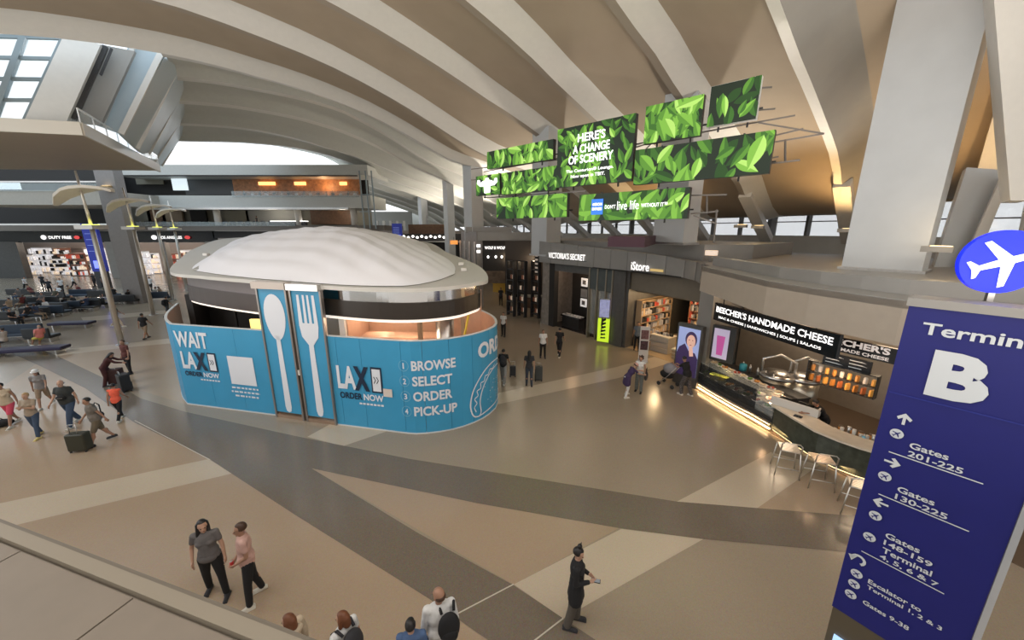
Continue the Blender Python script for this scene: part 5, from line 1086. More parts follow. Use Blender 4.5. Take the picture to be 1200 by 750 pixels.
t=thing('floor_sign','black upright advertising board with white writing in the far corridor','sign',P(606,349),R(-20)); b=MB(); b.box((0,0,1.2),(1.1,.3,2.2)); ob('board',b,BLACK,t); b=MB(); f=lambda x,y:Vector((x,-.17,y))
for i in range(4): b.box((0,-.16,.7+.35*i),(.6,.02,.12))
ob('writing_strokes',b,WPRINT,t)
for i,(px,py,m,l) in enumerate(((588,334,mat('gold_cloth',(.50,.32,.05),.6),'gold draped sales cart in the far corridor'),(622,352,mat('pale_stand',(.45,.42,.36),.6),'pale curved sales counter at the corner of the far corridor'))):
    q=P(px,py+8); t=thing('sales_cart',l,'counter',q,R(-20)); b=MB(); b.box((0,0,.5),(1.9,.8,1.0)); ob('body',b,WOOD if i else m,t); b=MB(); b.box((0,0,1.05),(2.1,.9,.12)); ob('counter_top',b,m,t)
for i in range(4): point('corridor_lamp',L(-9-4*i,1+.2*i,4.6),60,(1,.75,.5),.2)
# ================================================================== PEOPLE
SKINM=[mat('skin_light',(.52,.31,.22),.5),mat('skin_tan',(.38,.21,.14),.5),mat('skin_dark',(.13,.07,.045),.5)]
HAIRM={'black':mat('hair_black',(.012,.010,.010),.45),'brown':mat('hair_brown',(.06,.028,.015),.5),'red':mat('hair_auburn',(.16,.055,.022),.5),'grey':mat('hair_grey',(.3,.28,.26),.5),'blond':mat('hair_blond',(.40,.26,.12),.5)}
EYEM=mat('eye_dark',(.02,.015,.012),.3); LIPM=mat('lip',(.33,.12,.10),.5)
def cloth(n,c): return mat('cloth_'+n,c,.85,noise=.10,scale=9,bump=.05)
def remesh(mb,vox,m,name,sm=3):
    me=mb.me('tmp',m); o=link('tmp',me); md=o.modifiers.new('r','REMESH'); md.mode='VOXEL'; md.voxel_size=vox; md.use_smooth_shade=True
    s=o.modifiers.new('s','SMOOTH'); s.factor=.5; s.iterations=sm
    r=bpy.data.meshes.new_from_object(o.evaluated_get(bpy.context.evaluated_depsgraph_get())); bpy.data.objects.remove(o); bpy.data.meshes.remove(me); r.name=name
    if not r.materials: r.materials.append(m)
    r.polygons.foreach_set('use_smooth',[True]*len(r.polygons)); return r
def V(*a): return Vector(a)
POSES={
 'stand':dict(th=(6,-4),kn=(4,4),sp=.03,arm=((4,10,10,0),(-4,10,12,0))),
 'stand_wide':dict(th=(8,-8),kn=(3,6),sp=.09,arm=((6,14,12,0),(-6,16,25,10))),
 'phone_side':dict(th=(4,-6),kn=(5,5),sp=.02,arm=((-4,5,92,35),(0,5,88,35)),pitch=22),
 'hold_front':dict(th=(8,-6),kn=(4,8),sp=.06,arm=((0,6,48,38),(-4,6,55,38))),
 'walk':dict(th=(24,-16),kn=(8,18),sp=.0,arm=((-18,8,14,0),(20,8,22,0)),lean=3),
 'walk2':dict(th=(-18,22),kn=(22,6),sp=.0,arm=((20,9,25,0),(-20,9,14,0)),lean=4),
 'pull':dict(th=(20,-14),kn=(6,18),sp=.0,arm=((-30,14,6,0),(10,8,25,0)),lean=6),
 'push':dict(th=(22,-14),kn=(8,20),sp=.0,arm=((38,4,35,5),(38,4,35,5)),lean=14),
 'hug':dict(th=(14,-10),kn=(6,14),sp=.02,arm=((25,6,95,45),(20,6,95,50)),pitch=12),
 'lean':dict(th=(26,4),kn=(40,18),sp=.05,arm=((45,6,30,10),(40,6,25,10)),lean=32,pitch=10),
 'crouchy':dict(th=(20,-6),kn=(26,14),sp=.04,arm=((40,5,60,15),(30,5,60,15)),lean=18,pitch=18),
 'seated':dict(th=(82,80),kn=(84,78),sp=.06,arm=((25,6,60,25),(22,8,55,20)),lean=-8,seat=1),
 'seated_back':dict(th=(74,60),kn=(50,30),sp=.05,arm=((15,12,45,20),(20,8,70,35)),lean=-22,seat=1),
}
MESH={}
def skel(p):
    J={}; lean=R(p.get('lean',0)); H=V(0,0,0)
    def tor(v): return V(v.x,v.y*math.cos(lean)+v.z*math.sin(lean),v.z*math.cos(lean)-v.y*math.sin(lean))
    for s,i in ((-1,0),(1,1)):
        a=R(p['th'][i]); k=R(p['kn'][i]); sp=p['sp']
        hip=V(s*.09,0,-.02); kn=hip+V(s*sp*.6,math.sin(a)*.43,-math.cos(a)*.43); an=kn+V(s*sp*.4,math.sin(a-k)*.41,-math.cos(a-k)*.41)
        J['hip',s],J['knee',s],J['ank',s]=hip,kn,an
        f,ab,el,tw=[R(x) for x in p['arm'][i]]; sh=tor(V(s*.175,0,.50)); f+=lean*.3
        d=V(s*math.sin(ab),math.sin(f)*math.cos(ab),-math.cos(f)*math.cos(ab)).normalized(); e=sh+d*.28
        g=f+el; d2=V(s*math.sin(ab)*.6-s*math.sin(tw),math.sin(g),-math.cos(g)).normalized(); wr=e+d2*.25
        J['sh',s],J['el',s],J['wr',s],J['hd',s]=sh,e,wr,d2
    J['tor']=tor; lo=min(J['ank',-1].z,J['ank',1].z)-.075; J['dz']=-lo
    return J
def headmat(p,yaw=None):
    y=R(p.get('yaw',0) if yaw is None else yaw); pt=R(p.get('pitch',5))
    return Matrix.Rotation(y,3,'Z')@Matrix.Rotation(-pt,3,'X')
def build(pose,vox,yaw,sleeve,leg,fem,wide,top):
    key=(pose,vox,yaw,sleeve,leg,fem,wide,top)
    if key in MESH: return MESH[key]
    p=POSES[pose]; J=skel(p); tor=J['tor']; dz=J['dz']; up=V(0,0,dz); W=wide
    def T(x,y,z): return tor(V(x,y,z))+up
    RT=Matrix.Rotation(-R(p.get('lean',0)),3,'X')
    sw_=.93 if fem else 1.0
    b=MB()
    def torso(b,g):
        b.ell(T(0,0,.36),((.155+g)*W*sw_,(.105+g)*W,.20+g),16,10,0,RT); b.ell(T(0,0,.47),((.165+g)*sw_,.085+g,.085+g),16,8,0,RT)
        b.ell(T(0,.0,.17),((.13+g)*W*(.92 if fem else 1),(.10+g)*W,.16),16,8,0,RT); b.ell(V(0,0,.0)+up,((.158+g)*W,(.115+g)*W,.12),16,8)
        if fem: b.ell(T(-.07,.085,.36),(.065+g*.5,.05+g*.5,.06)); b.ell(T(.07,.085,.36),(.065+g*.5,.05+g*.5,.06))
    torso(b,0)
    for s in (-1,1):
        h,k,a=[J[q,s]+up for q in('hip','knee','ank')]; sh,e,w_=[J[q,s]+up for q in('sh','el','wr')]
        b.cap(h,k,.086*W,.055); b.cap(k,a,.055,.036); b.ell(k.lerp(a,.3)+V(0,-.015,0),(.05,.055,.11)); 
        toe=a+V(s*.02,.15,-.045); b.cap(a+V(0,-.035,-.035),toe,.036,.028)
        b.cap(sh*.9+T(0,0,.46)*.1,sh,.06,.056); b.cap(sh,e,.05*(.9 if fem else 1),.038); b.cap(e,w_,.038,.025)
        # hand: palm, four unequal fingers, thumb from its side
        d=J['hd',s]; sd=V(0,1,0) if abs(d.y)<.7 else V(0,0,1); sd=(sd-d*sd.dot(d)).normalized(); nrm=d.cross(sd).normalized()
        if nrm.x*s>0: nrm=-nrm
        pc=w_+d*.05; b.cap(w_,w_+d*.075,.024,.026); b.cap(w_+d*.03-sd*.018,w_+d*.08-sd*.022,.016,.014); b.cap(w_+d*.03+sd*.018,w_+d*.08+sd*.022,.016,.014)
        for i,l in enumerate((.068,.078,.072,.055)):
            r0=w_+d*.085+sd*(.030-.020*i); m1=r0+d*l*.5+nrm*.008; m2=m1+(d*.7+nrm*.6).normalized()*l*.5; fr_=.0085 if vox<.012 else .0105; b.cap(r0,m1,fr_,fr_*.95,6); b.cap(m1,m2,fr_*.95,fr_*.8,6)
        r0=w_+d*.03+sd*.024; m1=r0+(d*.6+sd*.8).normalized()*.035; b.cap(r0,m1,.012,.011,6); b.cap(m1,m1+(d+nrm*.4).normalized()*.03,.011,.009,6)
    nb=T(0,-.01,.52); hc=T(0,.015,.68); HM=RT@headmat(p,yaw); 
    b.cap(nb,hc-V(0,0,.06),.054,.048)
    def hp_(x,y,z): return hc+HM@V(x,y,z)
    b.ell(hp_(0,-.012,.025),(.074,.092,.092),16,12,0,HM); b.ell(hp_(0,.022,-.035),(.056,.064,.075),14,10,0,HM)
    b.cap(hp_(0,.088,.0),hp_(0,.100,-.028),.009,.014,8); b.cap(hp_(-.03,.072,.022),hp_(.03,.072,.022),.013,.013,8); b.ell(hp_(0,.068,-.092),(.024,.018,.018)); b.cap(hp_(-.018,.082,-.055),hp_(.018,.082,-.055),.009,.009,6)
    for s in (-1,1): b.ell(hp_(s*.076,-.008,-.012),(.010,.020,.030),8,6,0,HM)
    out={'body':remesh(b,vox,SKINM[0],'body'),'hc':hc,'HM':HM,'J':J,'T':T,'up':up,'RT':RT}
    # clothes
    b=MB(); g=.016
    if top in('shirt','long','dress','coat'):
        torso(b,g)
        b.cap(T(-.045,0,.1),T(.045,0,.1),(.115 if fem else .135)*W,(.115 if fem else .135)*W); b.cap(T(0,.01,.30),T(0,.01,.10),.115*W,.115*W)
        if top in('coat','dress'): 
            for s in (-1,1): b.cap(T(s*.06,0,.05),J['hip',s]+up+V(0,0,-.22 if top=='coat' else -.3),.125*W,.13*W)
            b.cap(up+V(0,0,-.1),up+V(0,0,-.22),.14*W,.15*W)
        elif p.get('seat') is None: b.ell(V(0,0,.02)+up,((.158+g)*W,(.115+g)*W,.11),16,8)
        for s in (-1,1):
            sh,e,w_=[J[q,s]+up for q in('sh','el','wr')]
            b.cap(sh*.9+T(0,0,.46)*.1,sh,.066,.060)
            if sleeve!='none':
                if sleeve=='long': b.cap(sh,e,.064,.052); b.cap(e,w_-(w_-e)*.06,.052,.038)
                else: b.cap(sh,sh.lerp(e,.55),.057,.053)
        b.cap(T(0,-.01,.50),T(0,-.008,.535),.066,.058)
    out['top']=remesh(b,vox*1.15,SKINM[0],'top')
    b=MB()
    if leg!='none':
        if top!='dress': b.ell(V(0,0,.0)+up,((.158+.013)*W,(.115+.013)*W,.13),16,8)
        for s in (-1,1):
            h,k,a=[J[q,s]+up for q in('hip','knee','ank')]
            if leg=='short': b.cap(h,h.lerp(k,.85),.098*W,.082)
            else: w2=.014 if leg=='slim' else .028; b.cap(h,k,.086*W+.014,.055+w2); b.cap(k,a+(k-a)*.05,.055+w2,.04+w2*1.2)
        out['legs']=remesh(b,vox*1.15,SKINM[0],'legs')
    sh=[]
    for s in (-1,1):
        a=J['ank',s]+up; b=MB(); b.cap(a+V(0,-.045,-.035),a+V(s*.02,.155,-.045),.046,.038); b.cap(a+V(0,-.02,-.02),a+V(0,.03,-.02),.048,.044); b.box((a.x+s*.01,a.y+.055,a.z-.066),(.09,.28,.018)); sh.append(remesh(b,max(vox,.012),SKINM[0],'shoe',1))
    out['shoes']=sh; MESH[key]=out; return out
def hairmesh(style,D,vox):
    hc,HM=D['hc'],D['HM']; b=MB()
    def q(x,y,z): return hc+HM@V(x,y,z)
    def capm(bb,rx=.084,ry=.102,rz_=.102,o=(0,-.02,.032)):
        st=len(bb.v); bb.ell((0,0,0),(rx,ry,rz_),20,14)
        for i in range(st,len(bb.v)):
            x,y,z=bb.v[i]
            if y>.035 and z<.045: x,y,z=x*.8,y*.45,z*.8
            elif z<-.055: x,y,z=x*.8,y*.75,z*.75
            bb.v[i]=tuple(hc+HM@(V(x,y,z)+V(*o)))
    if style=='bald':
        capm(b,.080,.085,.055,(0,-.035,-.005))
    else: capm(b)
    if style=='long':
        T=D['T']
        for s in (-1,1): b.cap(q(s*.065,-.03,.04),q(s*.075,-.01,-.08),.035,.036); b.cap(q(s*.075,-.01,-.08),T(s*.085,.055,.42),.036,.032); b.cap(T(s*.085,.055,.42),T(s*.085,.095,.33),.032,.018)
        b.cap(q(0,-.07,.02),T(0,-.09,.40),.065,.07); b.cap(T(-.04,-.10,.40),T(.04,-.10,.40),.055,.055)
    if style=='longback':
        T=D['T']; b.cap(q(0,-.06,.02),T(0,-.09,.36),.07,.055); b.cap(q(-.05,-.04,0),T(-.04,-.09,.42),.04,.03); b.cap(q(.05,-.04,0),T(.04,-.09,.42),.04,.03)
    if style=='bob':
        for s in (-1,1): b.cap(q(s*.062,-.02,.03),q(s*.07,-.01,-.09),.036,.034)
        b.cap(q(0,-.07,.02),q(0,-.075,-.10),.07,.06)
    if style=='bun': b.ell(q(0,-.05,.16),(.045,.045,.04)); b.cap(q(-.02,-.05,.17),q(-.06,-.04,.22),.015,.006); b.cap(q(.01,-.05,.17),q(.03,-.07,.23),.015,.006)
    if style=='curly':
        rd=random.Random(2)
        for i in range(26): a=rd.uniform(0,6.28); zz=rd.uniform(-.06,.12); b.ell(q(.085*math.cos(a),-.035+.085*math.sin(a)*(-1 if math.sin(a)>0 and zz<.04 else 1),zz),(.035,.035,.035),8,6)
    return remesh(b,max(vox,.011),HAIRM['black'],'hair',2)
def setm(o,m):
    o.material_slots[0].link='OBJECT'; o.material_slots[0].material=m
def person(label,p,rz,pose='stand',h=1.7,vox=.015,yaw=None,skin=0,top='shirt',topm=None,sleeve='short',leg='slim',legm=None,shoem=None,hair='short',hairc='black',fem=False,wide=1.0,group=None,z=None,face=True,extra=None):
    D=build(pose,vox,yaw,sleeve,leg,fem,wide,top); s=h/1.72
    t=thing('person',label,'person',(p.x,p.y,p.z if z is None else z),rz,group); t.scale=(s,s,s)
    o=link('body',D['body'],t); setm(o,SKINM[skin])
    if topm: o=link({'dress':'dress','coat':'coat'}.get(top,'shirt'),D['top'],t); setm(o,topm)
    if legm and 'legs' in D: o=link('trousers' if leg!='short' else 'shorts',D['legs'],t); setm(o,legm)
    for q in D['shoes']: o=link('shoe',q,t); setm(o,shoem or MC['charcoal'])
    if hair:
        k=('hair',id(D['body']),hair)
        if k not in MESH: MESH[k]=hairmesh(hair,D,vox)
        o=link('hair',MESH[k],t); setm(o,HAIRM[hairc])
    if face and vox<=.015:
        k=('eye',id(D['body']))
        if k not in MESH:
            L_=[]
            for sg in (-1,1): b=MB(); b.ell(D['hc']+D['HM']@V(sg*.030,.075,.004),(.013,.010,.008),8,6); L_.append(b.me('eye',EYEM,True))
            b=MB(); b.ell(D['hc']+D['HM']@V(0,.088,-.054),(.022,.007,.007),8,6); L_.append(b.me('mouth',LIPM,True)); MESH[k]=L_
        for e in MESH[k][:2]: link('eye',e,t)
        link('mouth',MESH[k][2],t)
    if extra: extra(t,D)
    return t,D,s
def wpos(t,D,s,v):
    c,sn_=math.cos(t.rotation_euler.z),math.sin(t.rotation_euler.z); v=v*s; return V(t.location.x+v.x*c-v.y*sn_,t.location.y+v.x*sn_+v.y*c,t.location.z+v.z)
def backpack(label,t,D,s,m,side=0,low=.0):
    q=wpos(t,D,s,D['T'](side,-.19,.30-low)); k=thing('backpack',label,'bag',q,t.rotation_euler.z)
    b=MB(); b.ell((0,0,0),(.165,.11,.25),16,12); ob('bag_body',b,m,k,True); b=MB(); b.ell((0,-.085,-.07),(.12,.05,.12),12,8); ob('front_pocket',b,m,k,True)
    for x in (-1,1): b=MB(); b.tube([(x*.09,.06,.2),(x*.11,.16,.26),(x*.12,.29,.12),(x*.125,.26,-.05),(x*.13,.1,-.16)],.022,6); ob('strap',b,m,k,True)
    return k
def suitcase(label,p,rz,m,hh=.6,wd=.4,dp=.25,handle=.45,tilt=0):
    t=thing('suitcase',label,'suitcase',(p.x,p.y,0),rz); t.rotation_euler=(tilt,0,rz)
    bm=MB(); bm.box((0,0,hh/2+.06),(wd,dp,hh)); o=ob('shell',bm,m,t); md=o.modifiers.new('b','BEVEL'); md.width=.04; md.segments=3
    b=MB(); b.tube([(-.1,-dp*.3,hh),(-.1,-dp*.3,hh+handle),(.1,-dp*.3,hh+handle),(.1,-dp*.3,hh)],.012); ob('handle',b,STEEL,t,True)
    for x in (-1,1):
        for y in (-1,1): b=MB(); b.lathe((x*wd*.4,y*dp*.35,0),[(.03,0),(.03,.06)],8); ob('wheel',b,CHAR,t)
    b=MB(); b.box((0,dp/2+.01,hh*.35),(wd*.8,.03,hh*.4)); ob('front_pocket',b,m,t); return t
BK=cloth('black',(.012,.012,.014)); DK=cloth('charcoal',(.03,.03,.035)); WH=cloth('white',(.72,.72,.72)); JN=cloth('denim',(.05,.08,.14)); GY=cloth('grey',(.14,.13,.13)); PK=cloth('pink',(.58,.36,.31)); TN=cloth('tan',(.30,.22,.15)); OR=cloth('orange',(.85,.13,.07)); MR=cloth('maroon',(.06,.015,.015)); CRM=cloth('cream',(.55,.45,.33)); HOT=cloth('hotpink',(.65,.08,.14)); OLV=cloth('olive',(.08,.075,.05)); BLU=cloth('blue',(.08,.14,.28)); PUR=cloth('purple',(.05,.03,.09)); SHW=cloth('shoe_white',(.6,.57,.5)); BEI=cloth('beige',(.36,.29,.22))
# foreground
NV=.0095
person('woman in a grey T-shirt and black trousers with long dark hair, facing the camera',P(256,696),R(200),'stand_wide',1.72,NV,25,0,'shirt',GY,'short','slim',BK,DK,'long','black',True,1.12)
t,D,s=person('man in a pale pink T-shirt and black trousers looking at the woman beside him',P(299,703),R(130),'hold_front',1.76,NV,-5,1,'shirt',PK,'short','slim',BK,SHW,'short','brown',False,1.0)
q=wpos(t,D,s,(D['J']['wr',1]+D['up']+D['J']['hd',1]*.1)); k=thing('drink_can','small red and white can in the pink-shirted man\'s hand','can',q,0); b=MB(); b.lathe((0,0,-.03),[(.028,0),(.032,.01),(.032,.08),(.026,.09)],12); ob('can_body',b,mat('can_red',(.6,.05,.05),.3),k); b=MB(); b.lathe((0,0,.06),[(.026,0),(.02,.008)],12); ob('can_top',b,STEEL,k)
t,D,s=person('woman in a long black coat with a topknot looking at her phone',P(673,732),R(-105),'phone_side',1.68,NV,0,0,'coat',BK,'long','wide',cloth('taupe',(.10,.085,.07)),DK,'bun','black',True,1.05)
q=wpos(t,D,s,(D['J']['wr',1]+D['up']+D['J']['hd',1]*.13)); k=thing('smartphone','dark smartphone held by the woman in the black coat','phone',q,R(-105)); b=MB(); b.box((0,0,0),(.075,.15,.012)); ob('phone_body',b,BLACK,k); b=MB(); b.box((0,0,.008),(.065,.135,.003)); ob('screen',b,mat('phone_screen',(.2,.22,.25),.2,emit=.3),k)
t,D,s=person('balding man in a white shirt carrying a black backpack at the bottom edge',P(514,700,1.66),R(20),'stand',1.8,NV,35,1,'shirt',WH,'long','slim',DK,DK,'bald','brown',False,1.1,z=0); backpack('black backpack on the white-shirted balding man',t,D,s,BK,.10)
person('dark-haired boy in a blue top beside the white-shirted man',P(481,734,1.48),R(10),'stand',1.58,NV,0,0,'shirt',BLU,'short','slim',DK,DK,'short','black',False,.9,z=0)
t,D,s=person('auburn-haired girl in white with a dark backpack at the bottom edge',P(401,724,1.52),R(60),'stand',1.6,NV,20,0,'shirt',WH,'short','slim',JN,SHW,'bob','red',True,.9,z=0); backpack('dark backpack on the auburn-haired girl in white',t,D,s,DK)
def hood(t,D):
    b=MB(); b.cap(D['T'](-.08,-.09,.50),D['T'](.08,-.09,.50),.06,.06); o=link('hood',remesh(b,.014,CRM,'hood'),t); setm(o,CRM)
person('auburn-haired woman in a cream hooded top nearest the stone ledge',P(338,727,1.52),R(75),'stand',1.6,NV,10,0,'long',CRM,'long','slim',DK,SHW,'bob','red',True,.95,z=0,extra=hood)
def cap_(c):
    def f(t,D):
        hc,HM=D['hc'],D['HM']; b=MB(); b.ell(hc+HM@V(0,-.01,.055),(.088,.105,.075),14,8,0,HM); b.ell(hc+HM@V(0,.10,.05),(.06,.06,.012),12,6,0,HM); ob('cap',b,c,t,True)
    return f
person('person in a dark blue cap half hidden behind the stone ledge',P(306,738,1.5),R(180),'stand',1.6,.015,0,0,'shirt',BLU,'short','slim',DK,DK,'short','black',False,1,z=0,extra=cap_(cloth('navycap',(.02,.035,.12))))
def hat(c,r=.16):
    def f(t,D):
        hc,HM=D['hc'],D['HM']; b=MB(); b.ell(hc+HM@V(0,-.01,.075),(.095,.11,.08),14,8,0,HM); b.ell(hc+HM@V(0,-.0,.05),(r,r,.014),16,6,0,HM); ob('hat',b,c,t,True)
    return f
# left group
MV=.013
person('person in a cream vest and bright pink shorts at the left edge',P(17,498),R(200),'walk',1.72,MV,0,1,'shirt',CRM,'none','short',HOT,SHW,'short','black',True,1.08)
person('woman in a white sun hat and black and white top walking with the left group',P(55,477),R(215),'walk2',1.66,MV,0,1,'shirt',cloth('bw',(.25,.24,.24)),'short','short',TN,SHW,'longback','black',True,1.0,extra=hat(WH,.13))
person('person in blue jeans hugging a bundle to the chest, front of the left group',P(46,512),R(195),'hug',1.66,MV,0,0,'shirt',BEI,'short','slim',JN,cloth('shoe_y',(.6,.5,.2)),'short','blond',True,1.05)
t,D,s=person('big man in a dark T-shirt and jeans with a chest bag, walking forward',P(87,498),R(195),'walk',1.84,MV,0,0,'shirt',cloth('slate',(.04,.045,.045)),'short','wide',JN,SHW,'bald','grey',False,1.2)
q=wpos(t,D,s,D['T'](0,.16,.22)); k=thing('chest_bag','black bag strapped across the front of the big man in the dark T-shirt','bag',q,t.rotation_euler.z); b=MB(); b.ell((0,0,0),(.16,.07,.09),12,8); ob('bag_body',b,BK,k,True); b=MB(); b.box((0,.065,0),(.16,.01,.02)); ob('zip',b,STEEL,k)
t,D,s=person('man in a grey shirt and shorts pulling a dark suitcase',P(120,519),R(150),'pull',1.72,MV,0,1,'shirt',cloth('midgrey',(.17,.15,.13)),'short','short',cloth('khaki',(.15,.12,.08)),DK,'short','black',False,1.15)
q=wpos(t,D,s,D['T'](.24,-.08,.0)); k=thing('shoulder_bag','dark shoulder bag at the side of the man in the grey shirt','bag',q,t.rotation_euler.z); b=MB(); b.ell((0,0,0),(.10,.19,.16),14,8); ob('bag_body',b,DK,k,True); b=MB(); b.tube([(0,-.12,.1),(-.12,-.1,.4),(-.28,0,.56),(-.2,.12,.3),(0,.12,.1)],.018,6); ob('strap',b,DK,k,True)
suitcase('dark olive suitcase pulled by the man in the grey shirt',P(96,528),R(10),mat('case_olive',(.035,.035,.022),.4),.58,.52,.3,.4)
person('child in a bright orange sleeveless top walking behind the group',P(142,492),R(20),'walk',1.5,MV,0,1,'shirt',OR,'none','slim',BK,SHW,'short','black',False,1.0)
t,D,s=person('woman in dark maroon bending over a luggage load beside the kiosk',P(127,452),R(-60),'lean',1.66,MV,0,1,'long',MR,'long','wide',MR,DK,'longback','black',True,1.15)
suitcase('tall black suitcase piled with a coat behind the orange-topped child',P(148,458),R(-30),mat('case_black',(.012,.012,.014),.5),.75,.5,.35,.2)
suitcase('dark maroon soft bag on the luggage load by the bending woman',P(138,450),R(20),mat('case_maroon',(.04,.012,.012),.6),.7,.5,.35,.1)
person('man in a dark red shirt and black trousers behind the luggage load',P(153,438),R(170),'stand',1.76,MV,0,1,'shirt',cloth('dullred',(.11,.035,.03)),'short','slim',BK,DK,'short','brown',False,1.05)
person('man in a black T-shirt and tan shorts walking alone toward the lamp posts',P(172,397),R(10),'walk',1.76,MV,0,1,'shirt',BK,'short','short',TN,DK,'short','black',False,1.05)
person('person in pale trousers half hidden by the nearest lamp post',P(139,383),R(-60),'walk2',1.72,.018,0,1,'shirt',cloth('teal',(.10,.12,.11)),'short','slim',CRM,SHW,'short','black',False,1.0)
t,D,s=person('person in black with shorts beside the left corner of the kiosk',P(198,371),R(-20),'walk',1.74,.018,0,1,'shirt',BK,'short','short',DK,DK,'short','black',False,1.0); backpack('black backpack on the person beside the left corner of the kiosk',t,D,s,BK)
# corridor group
person('person in white and black crossing behind the kiosk corner',P(590,394),R(160),'stand',1.66,.015,0,1,'shirt',WH,'short','slim',BK,DK,'short','black',True,1.0)
t,D,s=person('person in black top and wide grey trousers right beside the blue hoarding',P(590,449),R(-10),'walk',1.72,.015,0,1,'shirt',BK,'short','wide',cloth('lightgrey',(.25,.24,.23)),SHW,'short','black',False,.95); backpack('dark backpack on the person in wide grey trousers',t,D,s,DK)
suitcase('small dark bag wheeled beside the person in wide grey trousers',P(601,441),0,mat('case_charcoal',(.03,.032,.04),.5),.5,.3,.22,.3)
t,D,s=person('woman with long dark hair in dark clothes pulling a tall case',P(620,452),R(-5),'stand',1.7,.015,0,1,'shirt',DK,'short','slim',cloth('darkjean',(.04,.05,.07)),DK,'longback','black',True,1.0)
suitcase('tall dark grey suitcase beside the long-haired woman',P(631,446),0,mat('case_grey',(.045,.05,.05),.5),.68,.36,.26,.25)
person('woman in a loose white T-shirt and black leggings in the corridor',P(636,419),R(180),'stand',1.62,.015,0,1,'shirt',WH,'short','slim',BK,DK,'short','brown',True,1.15)
person('woman in black with a tan pack striding beside the lingerie shop',P(655,418),R(-20),'walk',1.74,.015,0,1,'shirt',BK,'short','slim',BK,SHW,'short','black',True,1.0)
person('person in dark clothes far down the corridor, left of the black board',P(587,358),R(170),'stand',1.72,.022,0,1,'shirt',DK,'short','slim',BK,DK,'short','black',False,1.0,face=False)
person('person in black and white far down the corridor, before the black board',P(597,360),R(170),'walk',1.72,.022,0,1,'shirt',BK,'short','slim',BK,SHW,'short','black',False,1.0,face=False)
t,D,s=person('person in a pink hat and purple cardigan bending slightly outside the electronics shop',P(733,465),R(-80),'lean',1.62,.013,0,0,'coat',PUR,'short','slim',WH,SHW,'short','brown',True,1.1,extra=hat(PK,.15))
t,D,s=person('curly-haired woman in a white top and wide grey trousers with a bag',P(748,459),R(150),'stand',1.66,.013,0,1,'shirt',WH,'none','wide',cloth('sagegrey',(.16,.17,.16)),BK,'curly','brown',True,.98)
q=wpos(t,D,s,D['T'](-.28,0,-.1)); k=thing('tote_bag','round dark tote held by the curly-haired woman','bag',q,t.rotation_euler.z); b=MB(); b.ell((0,0,0),(.07,.2,.2),14,8); ob('bag_body',b,DK,k,True); b=MB(); b.tube([(0,-.1,.15),(0,-.08,.36),(0,.08,.36),(0,.1,.15)],.014,6); ob('handle',b,DK,k,True)
t,D,s=person('person in a black shirt and patterned trousers at the end of the cheese counter',P(803,463),R(30),'crouchy',1.76,.013,0,1,'shirt',BK,'short','wide',mat('cloth_pattern',(.09,.08,.08),.8,noise=.9,scale=22),SHW,'short','black',False,1.15)
k=thing('pushchair','dark pushchair with a grey hood beside the portrait poster','pushchair',P(783,452),R(40)); b=MB(); b.ell((0,0,.85),(.26,.3,.25),14,8); ob('hood',b,cloth('hoodgrey',(.30,.30,.33)),k,True); b=MB(); b.ell((0,.1,.55),(.24,.34,.2),14,8); ob('seat',b,BK,k,True); b=MB(); b.tube([(-.25,-.4,1.05),(-.25,0,.5),(-.25,.35,.12)],.015); b.tube([(.25,-.4,1.05),(.25,0,.5),(.25,.35,.12)],.015); b.tube([(-.25,-.4,1.05),(.25,-.4,1.05)],.015); ob('frame',b,STEEL,k,True)
for x in (-.25,.25):
    for y in (-.3,.35): 
        b=MB(); b.ell((x,y,.1),(.03,.1,.1),10,8); ob('wheel',b,CHAR,k,True)
person('shop assistant in dark clothes at the left of the electronics shop',L(1.75,.2),R(160),'stand',1.74,.018,0,1,'shirt',cloth('steelblue',(.13,.16,.2)),'short','slim',BK,DK,'short','black',False,1.0)
person('slim person in black standing between the displays of the electronics shop',L(4.0,2.0),R(190),'stand',1.78,.018,0,1,'long',BK,'long','slim',BK,DK,'short','black',False,.9)
person('customer in brown browsing deep in the lingerie shop',L(-1.7,3.2),R(90),'stand',1.7,.022,0,1,'shirt',cloth('brown',(.2,.1,.06)),'short','slim',BK,DK,'longback','brown',True,1.0,face=False)
q=cpt(5,.85).lerp(cpt(6,.85),.2); person('cashier in black bending over the till behind the stone counter',V(q.x,q.y,0)+v3*.35,R(75),'lean',1.68,.015,0,1,'shirt',BK,'short','slim',BK,DK,'short','black',False,1.0)
# ================================================================== LEFT WAITING AREA
def lounge(name,label,p,rz,wd,m,grp,back=True):
    t=thing(name,label,'seat',(p.x,p.y,0),rz,grp); b=MB(); b.box((0,0,.36),(wd,.75,.2)); o=ob('seat',b,m,t); md=o.modifiers.new('b','BEVEL'); md.width=.05; md.segments=2
    if back: b=MB(); b.box((0,-.36,.65),(wd,.14,.6)); o=ob('backrest',b,m,t); md=o.modifiers.new('b','BEVEL'); md.width=.04; md.segments=2
    for x in (-wd*.4,wd*.4): b=MB(); b.box((x,0,.13),(.08,.6,.26)); ob('leg',b,STEEL,t)
    b=MB(); b.box((0,.36,.27),(wd*.9,.03,.03)); ob('front_rail',b,STEEL,t); return t
lounge('airport_bench','long dark purple bench nearest the camera in the waiting area',P(36,416),R(15),3.4,PURPLE,None,False)
lounge('airport_bench','short dark purple bench beside the nearest lamp post pole',P(86,384),R(8),2.6,PURPLE,None,False)
